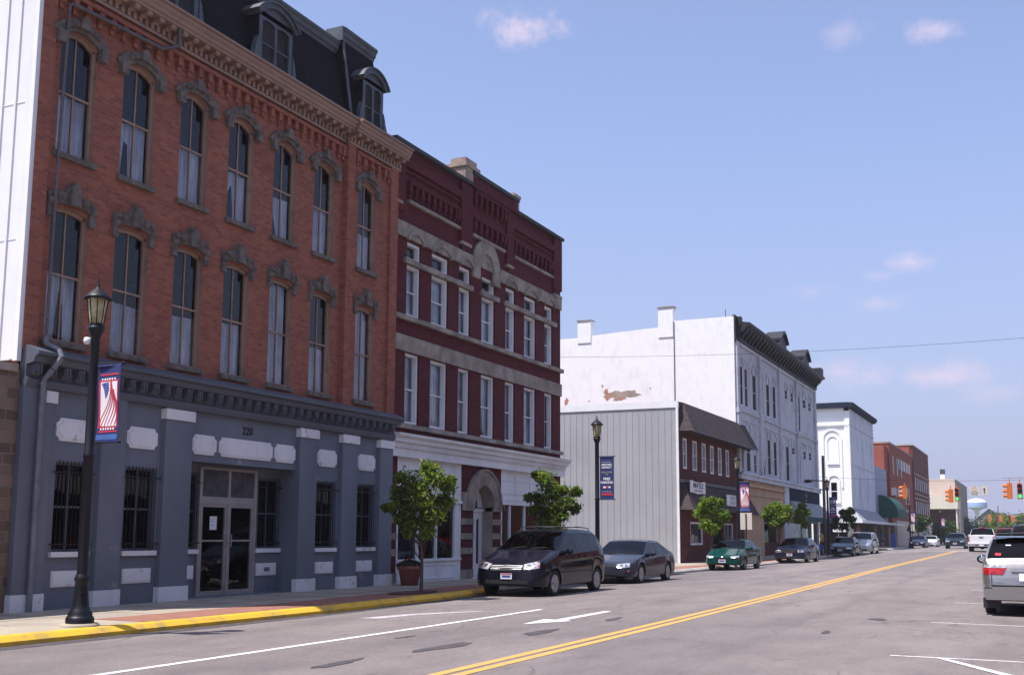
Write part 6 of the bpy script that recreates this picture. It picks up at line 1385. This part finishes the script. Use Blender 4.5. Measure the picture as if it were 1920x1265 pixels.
# signals on span wires
def signal(x, y, z1, face, label, lit=None, par=None):
    r_ = thing('traffic_signal', label, 'traffic light', (x, y, z1-1.1), 'orange traffic signals on span wires')
    q = MB()
    hw_ = .17; d = .14
    q.box(x-hw_, x+hw_, y-d, y+d, z1-1.08, z1); q.cyl((x, y, z1), (x, y, z1+.28), .035, n=8); q.build('housing', 'signal_orange', r_)
    for k in range(3):
        zc = z1-.20-.34*k; cx, cy = (x, y-d) if face == 'y' else (x-hw_, y); v = MB(); n = 10
        for i in range(n):
            a0_, a1_ = rad(-35)+rad(250)*i/n, rad(-35)+rad(250)*(i+1)/n
            def P(a, t, r__=.155): return (cx+r__*math.cos(a), cy-t, zc+r__*math.sin(a)) if face == 'y' else (cx-t, cy+r__*math.cos(a), zc+r__*math.sin(a))
            v.quad(P(a0_, 0), P(a1_, 0), P(a1_, .26), P(a0_, .26)); v.quad(P(a0_, 0, .145), P(a1_, 0, .145), P(a1_, .26, .145), P(a0_, .26, .145))
        o = v.build('visor', 'signal_orange', r_)
        l = MB(); vs = [((cx+.14*math.cos(t*.5236), cy-.012, zc+.14*math.sin(t*.5236)) if face == 'y' else (cx-.012, cy+.14*math.cos(t*.5236), zc+.14*math.sin(t*.5236))) for t in range(12)]
        l.add(vs, [tuple(range(12))]); l.build('lens', 'lit_green' if lit == k else 'lens_off', o)
signal(-5.98, 97.6, 5.52, 'y', 'orange signal showing green above the teal car', 2); signal(-6.45, 97.8, 5.42, 'x', 'side facing orange signal left of the green one above the teal car')
signal(-1.12, 84, 5.24, 'y', 'orange signal showing green at the right edge', 2); signal(-1.75, 84, 5.26, 'x', 'orange signal facing the side street near the right edge'); signal(-10.05, 98, 5.78, 'x', 'lone orange signal against the dark brick building')
for i, (x, y, z, f, lb) in enumerate(((-8.1, 222, 5.4, 'x', 'far orange signal leftmost in the second crossing'), (-6.9, 220, 5.4, 'y', 'far orange signal left of the grey pole'), (-6.2, 220, 5.3, 'x', 'far orange signal right of the grey pole'), (-4.9, 220, 5.5, 'y', 'far dark red and orange signal in the second crossing'), (-4.2, 220, 5.3, 'x', 'far orange signal rightmost in the second crossing'))):
    signal(x, y, z, f, lb)
def wire(pts, sag, r, label, name='span_wire'):
    a, b = Vector(pts[0]), Vector(pts[1]); q = MB(); P = [a+(b-a)*i/16-Vector((0, 0, sag*4*(i/16)*(1-i/16))) for i in range(17)]
    q.tube(P, r, 5); tag(q.build(name, 'metal_black'), label, 'cable')
wire(((-17.0, 96.9, 6.6), (3.5, 99.2, 6.35)), .35, .012, 'thin span wire carrying the nearer traffic signals and signs'); wire(((-14.6, 98, 6.2), (-14.0, 98, 6.2)), .0, .012, 'short wire end at the corner signal pole') if False else None
wire(((-2.2, 84, 5.62), (3, 84, 5.66)), .02, .012, 'thin wire holding the signals at the right edge')
wire(((-13, 220, 6.0), (6, 220, 6.0)), .35, .02, 'thin span wire across the far crossing')
wire(((-17.0, 40.5, 8.62), (3.0, 45.9, 9.17)), .25, .006, 'thin overhead cable from the maroon building across the street and sky', 'overhead_cable')

for x, z, w_, lb in ((-4.66, 5.62, .72, 'white no turn sign with red symbol hanging on the span wire'), (-3.92, 5.66, .46, 'white arrow sign hanging on the span wire')):
    r_ = thing('hanging_sign', lb, 'sign', (x, 98, z-.8)); q = MB(); q.box(x-w_/2, x+w_/2, 97.9, 97.93, z-.72, z); q.cyl((x, 97.95, z), (x, 97.95, z+.25), .02, n=5); P_ = q.build('panel', 'sign_back', r_)
    if w_ > .6:
        q = MB(); q.band(x, z-.2, .12, .155, 0, 6.283, 0, .01, 16); q.v = [(b, 97.893+a*.3, c) for a, b, c in q.v]; q.build('ring_symbol', 'cloth_red', P_)
        text('NO TURN', .13, 'ink_black', (x, 97.89, z-.46), 'y', P_, 'lettering', .004); text('ON RED', .13, 'ink_black', (x, 97.89, z-.62), 'y', P_, 'lettering', .004)
    else:
        q = MB(); q.prism([(x-.03, z-.6), (x+.03, z-.6), (x+.03, z-.3), (x+.10, z-.3), (x, z-.12), (x-.10, z-.3), (x-.03, z-.3)], 'y', 97.885, 97.895); q.build('arrow_symbol', 'ink_black', P_)
for x, y, h, lb in ((-6.55, 215, 7.0, 'grey pole between the far traffic signals'), (-9.35, 160, 7.0, 'light grey pole rising behind the pickup truck'),):
    q = MB(); q.cyl((x, y, .2), (x, y, h), .12, .08, 8); tag(q.build('signal_pole', 'pipe_grey'), lb, 'pole')
def person(x, y, z, label, shirt, shorts, h=1.70, spin=0):
    r_ = thing('person', label, 'person', (x, y, z)); s = h/1.72
    J = [((0, 0, .92), .15), ((0, 0, 1.10), .13), ((0, 0, 1.32), .155), ((0, 0, 1.46), .06), ((0, -.01, 1.58), .095), ((0, -.01, 1.68), .075),
         ((.10, 0, .86), .095), ((.12, -.03, .48), .062), ((.12, .03, .09), .042), ((.12, -.10, .04), .035), ((-.10, 0, .86), .095), ((-.12, .06, .48), .062), ((-.13, .14, .09), .042), ((-.13, .01, .04), .035),
         ((.20, 0, 1.38), .055), ((.25, .03, 1.10), .043), ((.26, -.04, .86), .032), ((.26, -.06, .77), .028), ((-.20, 0, 1.38), .055), ((-.25, .0, 1.10), .043), ((-.25, -.09, .88), .032), ((-.25, -.12, .79), .028)]
    E_ = [(0, 1), (1, 2), (2, 3), (3, 4), (4, 5), (0, 6), (6, 7), (7, 8), (8, 9), (0, 10), (10, 11), (11, 12), (12, 13), (2, 14), (14, 15), (15, 16), (16, 17), (2, 18), (18, 19), (19, 20), (20, 21)]
    for hnd, sg in ((17, 1), (21, -1)):
        b = J[hnd][0]
        for k in range(5):
            o = len(J); ln = (.05, .075, .085, .08, .06)[k]; dx = (-.035 if k == 0 else 0)*sg
            J.append(((b[0]+dx, b[1]-.03+.018*k, b[2]-.035), .010)); J.append(((b[0]+dx*1.3-sg*.01, b[1]-.03+.018*k, b[2]-.035-ln*.6), .008)); E_ += [(hnd, o), (o, o+1)]
    me = bpy.data.meshes.new('body'); me.from_pydata([tuple(c*s for c in p) for p, r in J], E_, []); o = bpy.data.objects.new('body', me); COL.objects.link(o)
    md = o.modifiers.new('s', 'SKIN'); sk = me.skin_vertices[0].data
    for i, (p, r) in enumerate(J): sk[i].radius = (r*s*(1.15 if i in (1, 2) else 1), r*s*(.8 if i in (0, 1, 2) else 1))
    sk[0].use_root = True; o.modifiers.new('u', 'SUBSURF').levels = 1
    dg = bpy.context.evaluated_depsgraph_get(); m2 = bpy.data.meshes.new_from_object(o.evaluated_get(dg)); bpy.data.objects.remove(o)
    m2.materials.clear(); [m2.materials.append(MATS[k]) for k in ('skin', shirt, shorts, 'rubber')]
    for f in m2.polygons:
        c = f.center/s; f.use_smooth = True
        f.material_index = 1 if (.93 < c.z < 1.47 and (abs(c.x) < .215 or c.z > 1.18)) else 2 if (.52 < c.z <= .93 and abs(c.x) < .215) else 3 if c.z < .07 else 0
    b = bpy.data.objects.new('body', m2); COL.objects.link(b); b.parent = r_
    q = MB(); q.lathe([(.105, -.02), (.112, .03), (.095, .09), (.05, .125), (0, .135)], (0, .015, 1.61), 12); WL['tmp'] = Vector((0, 0, 0)); hh = q.build('hair', 'hair_dark', None); hh.parent = r_; hh.scale = (s, s, s); hh.location *= s
    q = MB(); q.lathe([(.0, -.035), (.016, -.01), (.0, .03)], (0, -.115, 1.60), 6); hh = q.build('nose', 'skin', None); hh.parent = r_; hh.scale = (s, s, s); hh.location *= s
    r_.rotation_euler = (0, 0, spin)
person(-14.9, 86.3, swz(86), 'person in a yellow shirt and maroon shorts walking beside the black sedan', 'shirt_yellow', 'shorts_maroon', 1.72, .3)
person(-15.6, 128, swz(128), 'person in a blue shirt standing in the shade under the canopy', 'shirt_blue', 'rubber', 1.74, 1.2)
q = MB(); q.lathe([(0, 0), (.22, 0), (.26, .7), (.22, .72), (0, .7)], (-14.6, 83.5, swz(83)), 12); tag(q.build('litter_bin', 'cloth_blue'), 'round blue litter bin on the sidewalk near the yellow shirted person', 'litter bin')
q = MB(); q.box(-15.2, -14.7, 131.6, 132.1, swz(131), swz(131)+1.3); q.prism([(131.6, swz(131)+1.3), (132.1, swz(131)+1.3), (131.95, swz(131)+1.45), (131.75, swz(131)+1.45)], 'x', -15.2, -14.7); tag(q.build('mailbox', 'cloth_blue'), 'dark blue mailbox near the far corner canopy', 'mailbox')

# ------------------------------------------------------------------ summer haze in the air
hb = MB(); hb.box(-1900, 1500, -60, 3400, -1.1, 75); hz = hb.build('haze', 'plate'); hz.data.materials.clear()
m = bpy.data.materials.new('haze_air'); m.use_nodes = True; n_ = m.node_tree; n_.nodes.remove(n_.nodes['Principled BSDF'])
pv = n_.nodes.new('ShaderNodeVolumePrincipled'); pv.inputs['Color'].default_value = (.86, .88, 1, 1); pv.inputs['Density'].default_value = .0003; pv.inputs['Anisotropy'].default_value = .2
n_.links.new(pv.outputs[0], n_.nodes['Material Output'].inputs['Volume']); hz.data.materials.append(m); tag(hz, kind='stuff')
